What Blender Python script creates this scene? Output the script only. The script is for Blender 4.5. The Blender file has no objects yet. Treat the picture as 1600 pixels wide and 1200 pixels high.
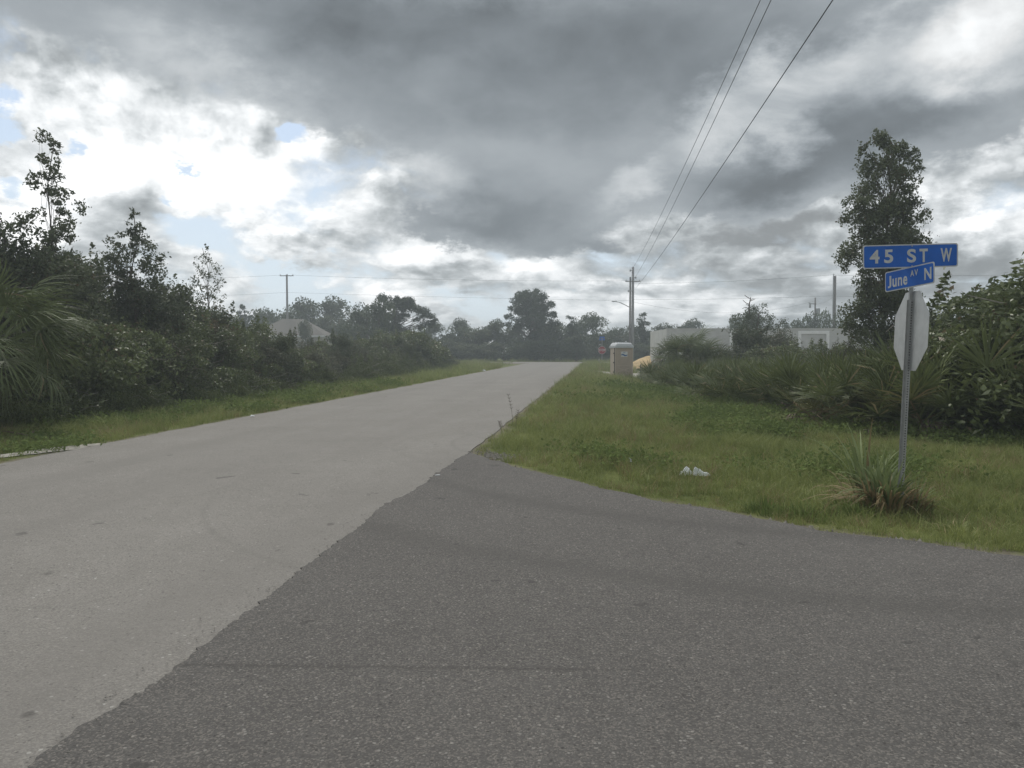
import bpy, bmesh, math, random
import numpy as np
from mathutils import Vector, Matrix, noise as mnoise

R = math.radians
sc = bpy.context.scene
col = sc.collection
rng = np.random.default_rng(7)
random.seed(7)

# ------------------------------------------------------------------ camera
CAM_Z = 1.55
FOC = 1200.0            # focal length in photo pixels
PITCH = math.atan(54 / 1200)
cd = bpy.data.cameras.new('camera')
cam = bpy.data.objects.new('camera', cd); col.objects.link(cam)
cam.location = (0, 0, CAM_Z)
cam.rotation_euler = (math.pi / 2 - PITCH, 0, 0)
cd.sensor_width = 36; cd.lens = 36 * FOC / 1600
cd.clip_end = 3000
sc.camera = cam

def X(px, D):            # metres right of the camera for a photo column at depth D
    return (px - 800) / FOC * D
def Z(py, D):            # height for a photo row at depth D
    v = (600 - py) / FOC
    t = D / (math.cos(PITCH) + v * math.sin(PITCH))
    return CAM_Z + t * (-math.sin(PITCH) + v * math.cos(PITCH))

sc.view_settings.view_transform = 'Standard'
sc.view_settings.look = 'None'
sc.view_settings.exposure = 0.68
sc.view_settings.gamma = 1
sc.view_settings.use_curve_mapping = False
sc.cycles.use_denoising = True
sc.cycles.max_bounces = 6
sc.cycles.transparent_max_bounces = 6
sc.cycles.volume_bounces = 0
sc.cycles.sample_clamp_indirect = 4

SUN_AZ, SUN_EL = R(-22), R(52)      # azimuth from +Y towards +X
sl = bpy.data.lights.new('sun', 'SUN'); so = bpy.data.objects.new('sun', sl); col.objects.link(so)
sl.energy = 1.35; sl.angle = R(14); sl.color = (1, 0.96, 0.9)
sd = Vector((math.sin(SUN_AZ) * math.cos(SUN_EL), math.cos(SUN_AZ) * math.cos(SUN_EL), math.sin(SUN_EL)))
so.rotation_euler = sd.to_track_quat('Z', 'Y').to_euler()

# ------------------------------------------------------------------ node helper
class NT:
    def __init__(s, tree): s.t = tree; s.n = tree.nodes; s.l = tree.links
    def put(s, sock, v):
        if v is None: return
        if hasattr(v, 'is_output') or isinstance(v, bpy.types.NodeSocket): s.l.new(v, sock)
        else:
            try: sock.default_value = v
            except Exception:
                if isinstance(v, (int, float)): sock.default_value = (v,) * len(sock.default_value)
                else: sock.default_value = tuple(v) + (1,)
    def m(s, op, a, b=None, c=None, clamp=False):
        n = s.n.new('ShaderNodeMath'); n.operation = op; n.use_clamp = clamp
        s.put(n.inputs[0], a); s.put(n.inputs[1], b); s.put(n.inputs[2], c); return n.outputs[0]
    def v(s, op, a, b=None, scale=None):
        n = s.n.new('ShaderNodeVectorMath'); n.operation = op
        s.put(n.inputs[0], a); s.put(n.inputs[1], b)
        if scale is not None: s.put(n.inputs['Scale'], scale)
        return n.outputs['Value'] if op in ('LENGTH', 'DOT_PRODUCT', 'DISTANCE') else n.outputs[0]
    def mr(s, v, a, b, c=0., d=1., smooth=False):
        n = s.n.new('ShaderNodeMapRange'); n.clamp = True
        if smooth: n.interpolation_type = 'SMOOTHSTEP'
        for i, q in enumerate((v, a, b, c, d)): s.put(n.inputs[i], q)
        return n.outputs[0]
    def noise(s, vec, scale, detail=4, rough=.5, dist=0, lac=2, dim='3D'):
        n = s.n.new('ShaderNodeTexNoise'); n.noise_dimensions = dim
        s.put(n.inputs['Vector'], vec)
        for k, q in (('Scale', scale), ('Detail', detail), ('Roughness', rough), ('Distortion', dist), ('Lacunarity', lac)): s.put(n.inputs[k], q)
        return n.outputs[0], n.outputs[1]
    def vor(s, vec, scale, feat='F1', rand=1):
        n = s.n.new('ShaderNodeTexVoronoi'); n.feature = feat
        s.put(n.inputs['Vector'], vec); s.put(n.inputs['Scale'], scale); s.put(n.inputs['Randomness'], rand)
        return n.outputs
    def mix(s, f, a, b, mode='MIX'):
        n = s.n.new('ShaderNodeMix'); n.data_type = 'RGBA'; n.blend_type = mode
        s.put(n.inputs[0], f); s.put(n.inputs[6], a); s.put(n.inputs[7], b); return n.outputs[2]
    def xyz(s, a, b=0., c=0.):
        n = s.n.new('ShaderNodeCombineXYZ')
        for i, q in enumerate((a, b, c)): s.put(n.inputs[i], q)
        return n.outputs[0]
    def sep(s, a):
        n = s.n.new('ShaderNodeSeparateXYZ'); s.put(n.inputs[0], a); return n.outputs
    def ramp(s, f, stops):
        n = s.n.new('ShaderNodeValToRGB'); e = n.color_ramp.elements
        while len(e) < len(stops): e.new(.5)
        for i, (p, c) in enumerate(stops): e[i].position = p; e[i].color = tuple(c) + (1,)
        s.put(n.inputs[0], f); return n.outputs[0]

# ------------------------------------------------------------------ sky
def build_world():
    w = bpy.data.worlds.new('World'); sc.world = w; w.use_nodes = True
    w.cycles.sampling_method = 'MANUAL'; w.cycles.sample_map_resolution = 512
    t = NT(w.node_tree); t.n.clear()
    out = t.n.new('ShaderNodeOutputWorld'); bg = t.n.new('ShaderNodeBackground')
    t.l.new(bg.outputs[0], out.inputs[0]); bg.inputs[1].default_value = 0.1
    sky = t.n.new('ShaderNodeTexSky'); sky.sky_type = 'NISHITA'; sky.sun_disc = False
    sky.sun_elevation = SUN_EL; sky.sun_rotation = SUN_AZ; sky.air_density = 1.2; sky.dust_density = 2.5
    tc = t.n.new('ShaderNodeTexCoord'); d = tc.outputs['Generated']
    x, y, z = t.sep(d)
    az = t.m('ARCTAN2', x, y); el = t.m('ARCSINE', z)
    P = t.xyz(az, el)
    zz = t.m('ADD', t.m('MAXIMUM', z, 0.0), 0.10)
    q = t.xyz(t.m('DIVIDE', x, zz), t.m('DIVIDE', y, zz), 0.0)
    # coordinates that keep a little vertical billow
    ep = t.m('MAXIMUM', el, 0.0)
    q3 = t.xyz(t.m('MULTIPLY', az, 2.5), t.m('MULTIPLY', t.m('LOGARITHM', t.m('ADD', ep, .11), math.e), 1.15), t.m('MULTIPLY', y, .5))
    az3 = t.xyz(t.m('MULTIPLY', az, 1.0), t.m('MULTIPLY', el, 1.75), 0.0)
    _, wc = t.noise(az3, 6.0, 10, .64)
    warp = t.v('SCALE', t.v('SUBTRACT', wc, (.5, .5, .5)), scale=.16)
    PW = t.v('ADD', P, warp)
    def blob(px, py, rx, ry, rot, wgt, soft=0.0, P_=None):
        a0 = math.atan((px - 800) / 1200); e0 = math.atan((546 - py) / math.hypot(1200, px - 800))
        mp = t.n.new('ShaderNodeMapping'); mp.vector_type = 'TEXTURE'
        t.put(mp.inputs[0], P_ if P_ is not None else PW)
        mp.inputs[1].default_value = (a0, e0, 0); mp.inputs[2].default_value = (0, 0, R(rot))
        k = math.cos(a0)
        mp.inputs[3].default_value = (rx / 1200 * k * k if rx < 500 else rx / 1200, ry / 1200, 1)
        return t.mr(t.v('LENGTH', mp.outputs[0]), 1.0, soft, 0., wgt, True)
    def field(lst, P_=None):
        s = None
        for b in lst:
            o = blob(*b, P_=P_); s = o if s is None else t.m('ADD', s, o)
        return s
    # --- dark deck
    deck = field([
        (300, -60, 760, 170, -5, 1.15), (170, 70, 420, 110, -8, .6), (640, 100, 420, 160, -16, 1.0), (940, 130, 420, 260, 0, 1.1),
        (800, 325, 270, 100, -6, 1.1), (1350, 0, 700, 190, 0, 1.2), (560, 180, 230, 80, -14, .5),
        (1190, 275, 290, 95, 6, 1.05), (1450, 200, 420, 130, 8, 1.2), (1300, 130, 300, 120, 0, .8),
        (690, 365, 230, 50, -4, .6), (900, 385, 130, 30, 0, .5),
    ])
    lightd = field([(1190, 150, 190, 75, 22, .75), (1400, 85, 330, 95, 6, .7), (1225, 212, 62, 58, 0, .65),
                    (1570, 60, 220, 110, 0, .5), (985, 285, 100, 34, 25, .4), (330, 120, 260, 70, -12, .38), (650, 270, 110, 50, -20, .35)])
    fb, _ = t.noise(az3, 7.0, 8, .55, .4)
    fq, _ = t.noise(q, 1.1, 7, .55, .3)
    hi = t.mr(el, .40, .62, 0., 1., True)              # beyond the top of the picture: broken overcast
    back = t.mr(t.m('ABSOLUTE', az), .75, 1.0, 0., 1., True)
    oth = t.m('MAXIMUM', hi, back)
    dk = t.m('ADD', t.m('MULTIPLY', deck, t.m('SUBTRACT', 1., oth)), t.m('MULTIPLY', oth, t.mr(fq, .38, .62, .15, .85)))
    dm = t.m('ADD', dk, t.m('MULTIPLY', t.m('SUBTRACT', fb, .5), .75))
    dmask = t.mr(dm, .28, .66, 0., 1., True)
    dcore = t.mr(dm, .6, 1.7, 0., 1., True)
    big, _ = t.noise(az3, 3.2, 5, .5, .5)
    dl = t.m('ADD', t.mr(dcore, 0., 1., .26, .155), t.m('MULTIPLY', t.m('SUBTRACT', big, .5), .22))
    dl = t.m('ADD', dl, t.m('MULTIPLY', t.m('SUBTRACT', fb, .5), .16))
    dl = t.m('ADD', dl, t.m('MULTIPLY', lightd, t.mr(fb, .3, .7, .18, .55)))
    darkd = field([(790, 352, 230, 48, -4, .065), (950, 385, 120, 26, 0, .05), (1150, 292, 170, 40, 5, .045), (1480, 185, 230, 50, 6, .04), (700, 60, 400, 60, -8, .03)])
    dl = t.m('SUBTRACT', dl, darkd)
    dl = t.m('MAXIMUM', dl, .075)
    # --- cumulus below and between
    _, jc = t.noise(q3, 5., 6, .6)
    jit = t.v('SCALE', t.v('SUBTRACT', jc, (.5, .5, .5)), scale=.34)
    def puffs(v):
        a, _ = t.noise(v, 2.6, 10, .54, .2)
        o = t.vor(t.v('ADD', v, jit), 3.6, 'F1')
        nd = t.n[-1]; nd.voronoi_dimensions = '2D'; nd.inputs['Detail'].default_value = 3; nd.inputs['Roughness'].default_value = .5
        return t.m('ADD', t.m('MULTIPLY', a, .85), t.m('MULTIPLY', t.m('SUBTRACT', .55, o['Distance']), .15))
    n1 = puffs(q3)
    n2 = puffs(t.v('ADD', q3, (-.030, .060, 0.)))
    bil = t.m('SUBTRACT', n1, n2)                       # light from the upper left
    low = t.mr(el, .0, .12, 1., 0., True)
    bright = field([(400, 305, 200, 100, 0, .75), (200, 230, 260, 100, 0, .42), (60, 330, 160, 70, 0, .6), (500, 230, 70, 60, 0, .4),
                    (640, 410, 150, 40, 0, .25), (820, 420, 120, 26, 0, .35), (1530, 345, 170, 34, 0, .5), (690, 250, 120, 60, 30, .25),
                    (900, 480, 260, 40, 0, .22), (600, 475, 120, 24, 0, .4), (290, 460, 60, 34, 0, .5), (1000, 280, 90, 30, 15, .25)])
    greyb = field([(100, 130, 240, 60, -15, .32), (270, 340, 60, 50, 0, .12), (470, 390, 120, 20, 0, .3), (1200, 360, 330, 50, 0, .5),
                   (1350, 460, 460, 60, 0, .42), (1080, 420, 300, 40, 0, .32), (640, 300, 110, 60, 20, .3), (20, 230, 110, 40, 0, .25),
                   (1520, 420, 200, 45, 0, .32), (960, 440, 90, 24, 0, .2), (700, 430, 60, 14, 0, .2)])
    L = t.m('ADD', .47, t.m('MULTIPLY', bil, 2.7))
    L = t.m('ADD', L, t.m('MULTIPLY', t.m('SUBTRACT', n1, .46), .9))
    L = t.m('ADD', L, bright)
    L = t.m('SUBTRACT', L, greyb)
    L = t.mr(L, -.25, 1.15, .19, .84, True)
    # --- blue gaps
    gap = field([(5, 190, 55, 34, 0, 1.), (462, 205, 52, 24, 0, 1.1), (308, 248, 50, 14, -12, .9), (20, 285, 60, 28, 0, .8), (125, 212, 34, 15, 0, .8),
                 (330, 385, 100, 42, 0, .95), (480, 458, 200, 60, 0, 1.), (700, 478, 130, 26, 0, .5), (295, 315, 18, 20, 0, .7), (1110, 505, 60, 14, 0, .3),
                 (420, 420, 110, 30, 0, .7), (1290, 490, 160, 22, 0, .35), (900, 450, 60, 16, 0, .45)])
    gm = t.m('ADD', gap, t.m('MULTIPLY', t.m('SUBTRACT', .46, n1), 3.2))
    gmask = t.mr(gm, .38, .95, 0., 1., True)
    blue = t.mix(t.mr(el, .03, .38, .92, .75), sky.outputs[0], t.mix(t.mr(el, .02, .3), (5.0, 5.75, 6.3), (3.0, 3.9, 5.3)))
    cum = t.mix(t.mr(L, .3, .8), (.90, .965, 1.0), (.99, .995, 1.0))
    cum = t.v('SCALE', cum, scale=t.m('MULTIPLY', L, 10.))
    dcol = t.mix(t.mr(dl, .14, .5), (.87, .985, 1.08), (.97, .99, 1.0))
    dcol = t.v('SCALE', dcol, scale=t.m('MULTIPLY', dl, 10.))
    c = t.mix(gmask, cum, blue)
    c = t.mix(dmask, c, dcol)
    c = t.mix(t.mr(z, -.02, .0), (1.2, 1.25, 1.2), c)
    t.put(bg.inputs[0], c)
build_world()

# ------------------------------------------------------------------ materials
def mat(name, rough=.85, spec=.3):
    m = bpy.data.materials.new(name); m.use_nodes = True
    t = NT(m.node_tree); b = t.n['Principled BSDF']
    b.inputs['Roughness'].default_value = rough
    b.inputs['Specular IOR Level'].default_value = spec
    return m, t, b
def obj_coords(t): return t.n.new('ShaderNodeTexCoord').outputs['Object']
def world_pos(t): return t.n.new('ShaderNodeNewGeometry').outputs['Position']
def bump(t, b, h, strength=.4, dist=.01):
    n = t.n.new('ShaderNodeBump'); n.inputs['Strength'].default_value = strength; n.inputs['Distance'].default_value = dist
    t.put(n.inputs['Height'], h); t.put(b.inputs['Normal'], n.outputs[0])

def plain(name, c, rough=.7, var=.15, scale=6, metal=0, spec=.3, bumps=.0):
    m, t, b = mat(name, rough, spec)
    n, _ = t.noise(obj_coords(t), scale, 5, .6)
    k = t.mr(n, .3, .7, 1 - var, 1 + var)
    t.put(b.inputs['Base Color'], t.v('SCALE', t.xyz(*c), scale=k))
    b.inputs['Metallic'].default_value = metal
    if bumps: bump(t, b, n, bumps, .02)
    return m

def leaf_mat(name, dark, light, dead=None, dead_amt=0., rough=.55, trans=.25, patch=1.2, spec=.25):
    """leaves: hue and value vary leaf by leaf (face attribute 'tint') and clump by clump"""
    m, t, b = mat(name, rough, spec)
    at = t.n.new('ShaderNodeAttribute'); at.attribute_name = 'tint'
    oi = t.n.new('ShaderNodeObjectInfo')
    n, _ = t.noise(world_pos(t), patch, 3, .5)
    f = t.m('ADD', t.m('MULTIPLY', at.outputs['Fac'], .6), t.m('MULTIPLY', t.mr(n, .3, .7), .4))
    f = t.m('ADD', f, t.m('MULTIPLY', t.m('SUBTRACT', oi.outputs['Random'], .5), .25), clamp=True)
    c = t.mix(f, dark, light)
    if dead:
        c = t.mix(t.mr(at.outputs['Fac'], 1 - dead_amt - .02, 1 - dead_amt, 0, 1), c, dead)
    t.put(b.inputs['Base Color'], c)
    if trans:
        tr = t.n.new('ShaderNodeBsdfTranslucent'); t.put(tr.inputs[0], c)
        mx = t.n.new('ShaderNodeMixShader'); mx.inputs[0].default_value = trans
        t.l.new(b.outputs[0], mx.inputs[1]); t.l.new(tr.outputs[0], mx.inputs[2])
        t.l.new(mx.outputs[0], t.n['Material Output'].inputs[0])
    return m

M = {}
M['shrub'] = leaf_mat('shrub_leaves', (.045, .06, .025), (.21, .25, .10), (.20, .15, .09), .05, rough=.42, spec=.4)
M['shrub_mid'] = leaf_mat('mid_green_leaves', (.05, .07, .022), (.20, .24, .085), (.24, .17, .10), .05, rough=.4, spec=.45)
M['shrub_warm'] = leaf_mat('olive_brown_leaves', (.06, .055, .03), (.19, .165, .09), (.26, .17, .11), .15)
M['shrub_grey'] = leaf_mat('greyish_leaves', (.055, .062, .038), (.145, .155, .09), (.20, .15, .11), .07)
M['shrub_light'] = leaf_mat('light_leaves', (.06, .08, .028), (.15, .18, .065), (.16, .14, .07), .05)
M['oak'] = leaf_mat('oak_leaves', (.05, .065, .036), (.16, .185, .10), (.12, .09, .05), .03, trans=.3)
M['airy'] = leaf_mat('thin_leaves', (.05, .07, .035), (.13, .15, .08), (.22, .17, .1), .15, trans=.4)
M['far'] = leaf_mat('far_leaves', (.038, .055, .03), (.12, .15, .075), None, 0, patch=.5)
M['pine'] = leaf_mat('pine_needles', (.03, .046, .027), (.09, .12, .062), None, 0, patch=.8)
M['palmetto'] = leaf_mat('palmetto_blades', (.05, .066, .024), (.20, .235, .09), (.32, .26, .15), .10, rough=.45, trans=.2, spec=.25)
M['palmetto_y'] = leaf_mat('yellowing_blades', (.08, .09, .03), (.19, .19, .075), (.22, .17, .09), .3, rough=.45, trans=.2)
M['palmetto_d'] = leaf_mat('dead_blades', (.08, .065, .045), (.19, .15, .105), None, 0, rough=.8, trans=.1)
M['palm'] = leaf_mat('palm_blades', (.07, .09, .04), (.20, .24, .11), (.25, .2, .12), .05, rough=.5, trans=.2, spec=.22)
M['grass'] = leaf_mat('grass_blades', (.115, .15, .042), (.37, .40, .15), (.50, .42, .24), .15, rough=.6, trans=.35, patch=.75)
M['weed'] = leaf_mat('weed_leaves', (.09, .125, .04), (.21, .27, .09), (.2, .17, .09), .03, rough=.9, trans=.3, spec=.05)
M['straw'] = leaf_mat('straw_blades', (.17, .125, .06), (.38, .30, .17), None, 0, rough=.7, trans=.3)
M['broad'] = leaf_mat('broad_blades', (.12, .16, .06), (.28, .33, .15), (.22, .17, .08), .1, rough=.5, trans=.3)
M['bark'] = plain('bark', (.11, .09, .07), .9, .35, 9)
M['pale_bark'] = plain('pale_bark', (.22, .20, .17), .9, .35, 9)
M['galv'] = plain('galvanised_steel', (.35, .355, .35), .5, .12, 14, .65, .5)
M['sign_back'] = plain('bare_aluminium', (.50, .51, .51), .46, .10, 9, .7, .5)
M['hole'] = plain('hole_dark', (.06, .06, .06), .9, .1)
M['blue'] = plain('sign_blue', (.015, .115, .46), .5, .12, 6)
M['legend'] = plain('sign_legend', (.50, .51, .50), .55, .10, 12)
M['red'] = plain('sign_red', (.30, .025, .04), .5, .12, 6)
M['white'] = plain('white_plastic', (.62, .63, .62), .5, .08, 7)
M['tan'] = plain('tan_plastic', (.43, .35, .28), .6, .08, 3)
M['tan_dark'] = plain('seam_dark', (.05, .04, .035), .8, .1)
M['tan_light'] = plain('tan_moulding', (.50, .42, .345), .55, .06, 3)
M['roofgrey'] = plain('toilet_roof', (.50, .52, .53), .55, .07, 4)
M['stk_blue'] = plain('sticker_blue', (.03, .10, .28), .5, .1)
M['wood'] = plain('weathered_pole', (.17, .16, .15), .85, .22, 3)
M['concrete_pole'] = plain('grey_pole', (.28, .28, .28), .8, .12, 3)
M['wire'] = plain('cable_black', (.03, .03, .032), .6, .1)
M['wall'] = plain('grey_render', (.47, .475, .46), .9, .12, 1.3, bumps=.2)
M['trimw'] = plain('white_trim', (.72, .73, .72), .6, .05)
M['glass'] = plain('dark_opening', (.05, .055, .055), .5, .2)
M['shingle'] = plain('roof_shingle', (.15, .14, .125), .9, .12, 7)
M['housewall'] = plain('cream_wall', (.52, .50, .45), .85, .08, 2)
M['litter'] = plain('crumpled_plastic', (.66, .68, .68), .45, .08, 20)
M['rubble'] = plain('limestone_chips', (.27, .25, .22), .9, .3, 30)
M['lampgrey'] = plain('lamp_metal', (.33, .34, .34), .5, .1, 5, .5)
M['dirt_pile'] = plain('yellow_fill_sand', (.50, .37, .20), .95, .2, 1.4, bumps=.5)
M['sand'] = plain('white_sand', (.36, .34, .30), .95, .15, 4, bumps=.4)

# ------------------------------------------------------------------ road layout (metres)
SL = 0.114                                   # the road drifts right by this much per metre
NRM = math.cos(math.atan(SL))
def right_edge(y): return -0.65 + (y - 11.5) * SL
ROAD_W = 6.2
CX0, CY0 = right_edge(88.), 88.              # near edge of the far crossing street
def cross_near(x): return CY0 - (x - CX0) * SL
CROSS_W = 7.2
CURVE = np.array([(-.63, 11.6), (-.30, 10.7), (.47, 9.35), (1.31, 7.95), (2.09, 7.18), (2.65, 6.5), (3.1, 6.2), (3.79, 5.72), (4.8, 5.2), (7, 4.6), (12, 3.9), (30, 1.8), (140, -11)])
def curve_y(x): return np.interp(x, CURVE[:, 0], CURVE[:, 1])

def road_dist(x, y):
    """metres outside the paved area (negative = on pavement)"""
    x = np.asarray(x, float); y = np.asarray(y, float)
    re = -0.65 + (y - 11.5) * SL
    s = np.maximum(x - re, re - ROAD_W - x) * NRM
    s = np.where(y > CY0 + 4, 9e3, s)
    cn = CY0 - (x - CX0) * SL
    c = np.maximum(cn - y, y - cn - CROSS_W) * NRM
    cy = np.interp(x, CURVE[:, 0], CURVE[:, 1])
    e = np.where(x > re - .3, np.maximum((y - cy) * .8, -5.5 - (x * SL) - y), 9e3)
    d = np.minimum(np.minimum(s, c), e)
    # corner fillets at the far junction
    for sx, xe in ((-1, CX0 - ROAD_W), (1, CX0)):
        r = 5.0
        ccx, ccy = xe + sx * r, CY0 - r
        inside = (np.abs(x - xe) < r) & ((x - xe) * sx > 0) & (y > CY0 - r) & (y < CY0 + 1)
        dd = r - np.hypot(x - ccx, y - ccy)
        d = np.where(inside, np.minimum(d, -dd), d)
    return d

def sstep(v, a, b):
    t = np.clip((v - a) / (b - a), 0, 1); return t * t * (3 - 2 * t)

def terrain(x, y):
    x = np.asarray(x, float); y = np.asarray(y, float)
    d = road_dist(x, y)
    re = -0.65 + (y - 11.5) * SL
    z = -.014 - .04 * sstep(d, .15, .9)
    # shallow roadside swale on the right, deepest in the middle distance
    off = x - re
    sw = sstep(off, .8, 4.5) * (1 - sstep(off, 8, 12)) * sstep(y, 14, 34) * (1 - sstep(y, 62, 80))
    z = z - .30 * sw * (d > 0)
    offl = (re - ROAD_W) - x
    z = z - .12 * sstep(offl, .6, 2.5) * (1 - sstep(offl, 3, 6)) * (1 - sstep(y, 70, 84)) * (d > 0)
    # building pad on the right with the driveway climbing to it
    pad = sstep(off, 6.0, 12.) * sstep(y, 46, 58) * (1 - sstep(y, 80, 86))
    z = z + .75 * pad * (d > 0)
    padl = (1 - sstep(x, -26, -20)) * sstep(y, 60, 75)* (1 - sstep(y, 86, 90))
    z = z + .0 * padl
    n = .03 * np.sin(x * 1.7 + np.sin(y * .9) * 1.3) * np.sin(y * 1.3 + x * .4) * sstep(d, .3, 1.5)
    return z + n

# ------------------------------------------------------------------ mesh helpers
def new_obj(name, me, parent=None):
    o = bpy.data.objects.new(name, me); col.objects.link(o)
    if parent is not None: o.parent = parent
    return o
def tag(o, label=None, cat=None, group=None, kind=None):
    if label: o['label'] = label
    if cat: o['category'] = cat
    if group: o['group'] = group
    if kind: o['kind'] = kind
    return o
def thing(name, label, cat, loc=(0, 0, 0), rz=0, group=None):
    o = bpy.data.objects.new(name, None); col.objects.link(o)
    o.empty_display_size = .2
    o.location = loc; o.rotation_euler = (0, 0, rz)
    return tag(o, label, cat, group)
def mesh_np(name, V, F, m, tint=None, smooth=False, midx=None):
    V = np.asarray(V, np.float32); F = np.asarray(F, np.int32)
    me = bpy.data.meshes.new(name)
    k = F.shape[1]
    me.vertices.add(len(V)); me.vertices.foreach_set('co', V.ravel())
    me.loops.add(F.size); me.loops.foreach_set('vertex_index', F.ravel())
    me.polygons.add(len(F)); me.polygons.foreach_set('loop_start', np.arange(0, F.size, k, dtype=np.int32))
    try: me.polygons.foreach_set('loop_total', np.full(len(F), k, np.int32))
    except Exception: pass
    for q in (m if isinstance(m, (list, tuple)) else [m]): me.materials.append(q)
    if tint is not None:
        a = me.attributes.new('tint', 'FLOAT', 'FACE'); a.data.foreach_set('value', np.asarray(tint, np.float32))
    if midx is not None: me.polygons.foreach_set('material_index', np.asarray(midx, np.int32))
    me.update(calc_edges=True)
    if smooth: me.polygons.foreach_set('use_smooth', np.ones(len(F), bool))
    return me

class MB:
    def __init__(s): s.V = []; s.F = []; s.mi = []
    def add(s, V, F, mi=0):
        b = len(s.V); s.V += [tuple(v) for v in V]; s.F += [tuple(i + b for i in f) for f in F]; s.mi += [mi] * len(F); return s
    def box(s, x0, y0, z0, x1, y1, z1, mi=0):
        V = [(x0, y0, z0), (x1, y0, z0), (x1, y1, z0), (x0, y1, z0), (x0, y0, z1), (x1, y0, z1), (x1, y1, z1), (x0, y1, z1)]
        return s.add(V, [(0, 3, 2, 1), (4, 5, 6, 7), (0, 1, 5, 4), (1, 2, 6, 5), (2, 3, 7, 6), (3, 0, 4, 7)], mi)
    def tube(s, pts, rad, n=6, mi=0, cap=True):
        pts = [Vector(p) for p in pts]; rad = rad if hasattr(rad, '__len__') else [rad] * len(pts)
        V = []; F = []
        for i, p in enumerate(pts):
            d = (pts[min(i + 1, len(pts) - 1)] - pts[max(i - 1, 0)]).normalized()
            a = d.orthogonal().normalized() if i == 0 else (pa - d * pa.dot(d)).normalized()
            pa = a; b = d.cross(a)
            for k in range(n):
                t = 2 * math.pi * k / n
                V.append(p + (a * math.cos(t) + b * math.sin(t)) * rad[i])
        for i in range(len(pts) - 1):
            for k in range(n):
                q = (k + 1) % n
                F.append((i * n + k, i * n + q, (i + 1) * n + q, (i + 1) * n + k))
        if cap: F += [tuple(range(n))[::-1], tuple((len(pts) - 1) * n + k for k in range(n))]
        return s.add(V, F, mi)
    def prism(s, outline, y0, y1, mi=0):
        """outline in x,z extruded along y"""
        n = len(outline)
        V = [(a, y0, b) for a, b in outline] + [(a, y1, b) for a, b in outline]
        F = [tuple(range(n)), tuple(range(n, 2 * n))[::-1]] + [(i, i + n, (i + 1) % n + n, (i + 1) % n) for i in range(n)]
        return s.add(V, F, mi)
    def mesh(s, name, mats, smooth=False, bev=0):
        me = bpy.data.meshes.new(name); me.from_pydata(s.V, [], s.F)
        for q in (mats if isinstance(mats, (list, tuple)) else [mats]): me.materials.append(q)
        me.polygons.foreach_set('material_index', s.mi)
        bm = bmesh.new(); bm.from_mesh(me)
        bmesh.ops.recalc_face_normals(bm, faces=bm.faces)
        if bev: bmesh.ops.bevel(bm, geom=[e for e in bm.edges if e.calc_face_angle(0) > .5], offset=bev, segments=2, affect='EDGES')
        bm.to_mesh(me); bm.free()
        if smooth: me.polygons.foreach_set('use_smooth', [True] * len(me.polygons))
        return me
    def build(s, name, mats, parent=None, **k): return new_obj(name, s.mesh(name, mats, **k), parent)

# ------------------------------------------------------------------ ground
def geo(a, b, n, p=1.6): return a + (b - a) * np.linspace(0, 1, n) ** p
gx = np.unique(np.concatenate([-geo(14, 330, 34), np.arange(-14, 14.01, .22), geo(14, 330, 34)]).round(3))
gy = np.unique(np.concatenate([-geo(0, 120, 14), np.arange(0, 52, .25), np.arange(52, 100, .6), geo(100, 340, 20)]).round(3))
GX, GY = np.meshgrid(gx, gy); GZ = terrain(GX, GY)
V = np.stack([GX.ravel(), GY.ravel(), GZ.ravel()], 1)
nx, ny = len(gx), len(gy)
ii = (np.arange(ny - 1)[:, None] * nx + np.arange(nx - 1)[None]).ravel()
F = np.stack([ii, ii + 1, ii + nx + 1, ii + nx], 1)
mg, t, b = mat('ground_soil_and_grass', .95, .15)
me = mesh_np('ground', V, F, mg, smooth=True)
D_ = road_dist(GX, GY).ravel()
a = me.attributes.new('edge', 'FLOAT', 'POINT'); a.data.foreach_set('value', D_.astype(np.float32))
OFF = (GX - (-0.65 + (GY - 11.5) * SL)).ravel(); gyr = GY.ravel()
sandm = sstep(OFF, 4.2, 6.0) * sstep(gyr, 50, 53) * (1 - sstep(gyr, 84, 87)) * (1 - sstep(OFF, 40, 46))
sandm = np.maximum(sandm, sstep(OFF, 3.2, 5) * sstep(gyr, 52, 54) * (1 - sstep(gyr, 58, 61)) * (1 - sstep(OFF, 8, 10)))
a = me.attributes.new('sand', 'FLOAT', 'POINT'); a.data.foreach_set('value', sandm.astype(np.float32))
wp = world_pos(t)
e = t.n.new('ShaderNodeAttribute'); e.attribute_name = 'edge'
s_ = t.n.new('ShaderNodeAttribute'); s_.attribute_name = 'sand'
n1, _ = t.noise(wp, .45, 5, .6); n2, _ = t.noise(wp, 9, 6, .65); n3, _ = t.noise(wp, 60, 3, .6)
g = t.ramp(t.m('ADD', t.m('MULTIPLY', n1, .6), t.m('MULTIPLY', n2, .4)), [(.3, (.055, .075, .02)), (.5, (.11, .13, .035)), (.7, (.18, .185, .065))])
soil = t.ramp(n2, [(.3, (.10, .085, .06)), (.7, (.26, .235, .185))])
k = t.m('ADD', e.outputs['Fac'], t.m('MULTIPLY', t.m('SUBTRACT', n2, .5), .9))
c = t.mix(t.mr(k, .02, .30), soil, g)
sandc = t.ramp(n2, [(.3, (.24, .22, .18)), (.7, (.42, .39, .33))])
c = t.mix(t.mr(t.m('ADD', s_.outputs['Fac'], t.m('MULTIPLY', t.m('SUBTRACT', n1, .5), 1.1)), .45, .65), c, sandc)
t.put(b.inputs['Base Color'], c); bump(t, b, t.m('ADD', n2, t.m('MULTIPLY', n3, .4)), .7, .04)
tag(new_obj('ground', me), kind='structure')

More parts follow.
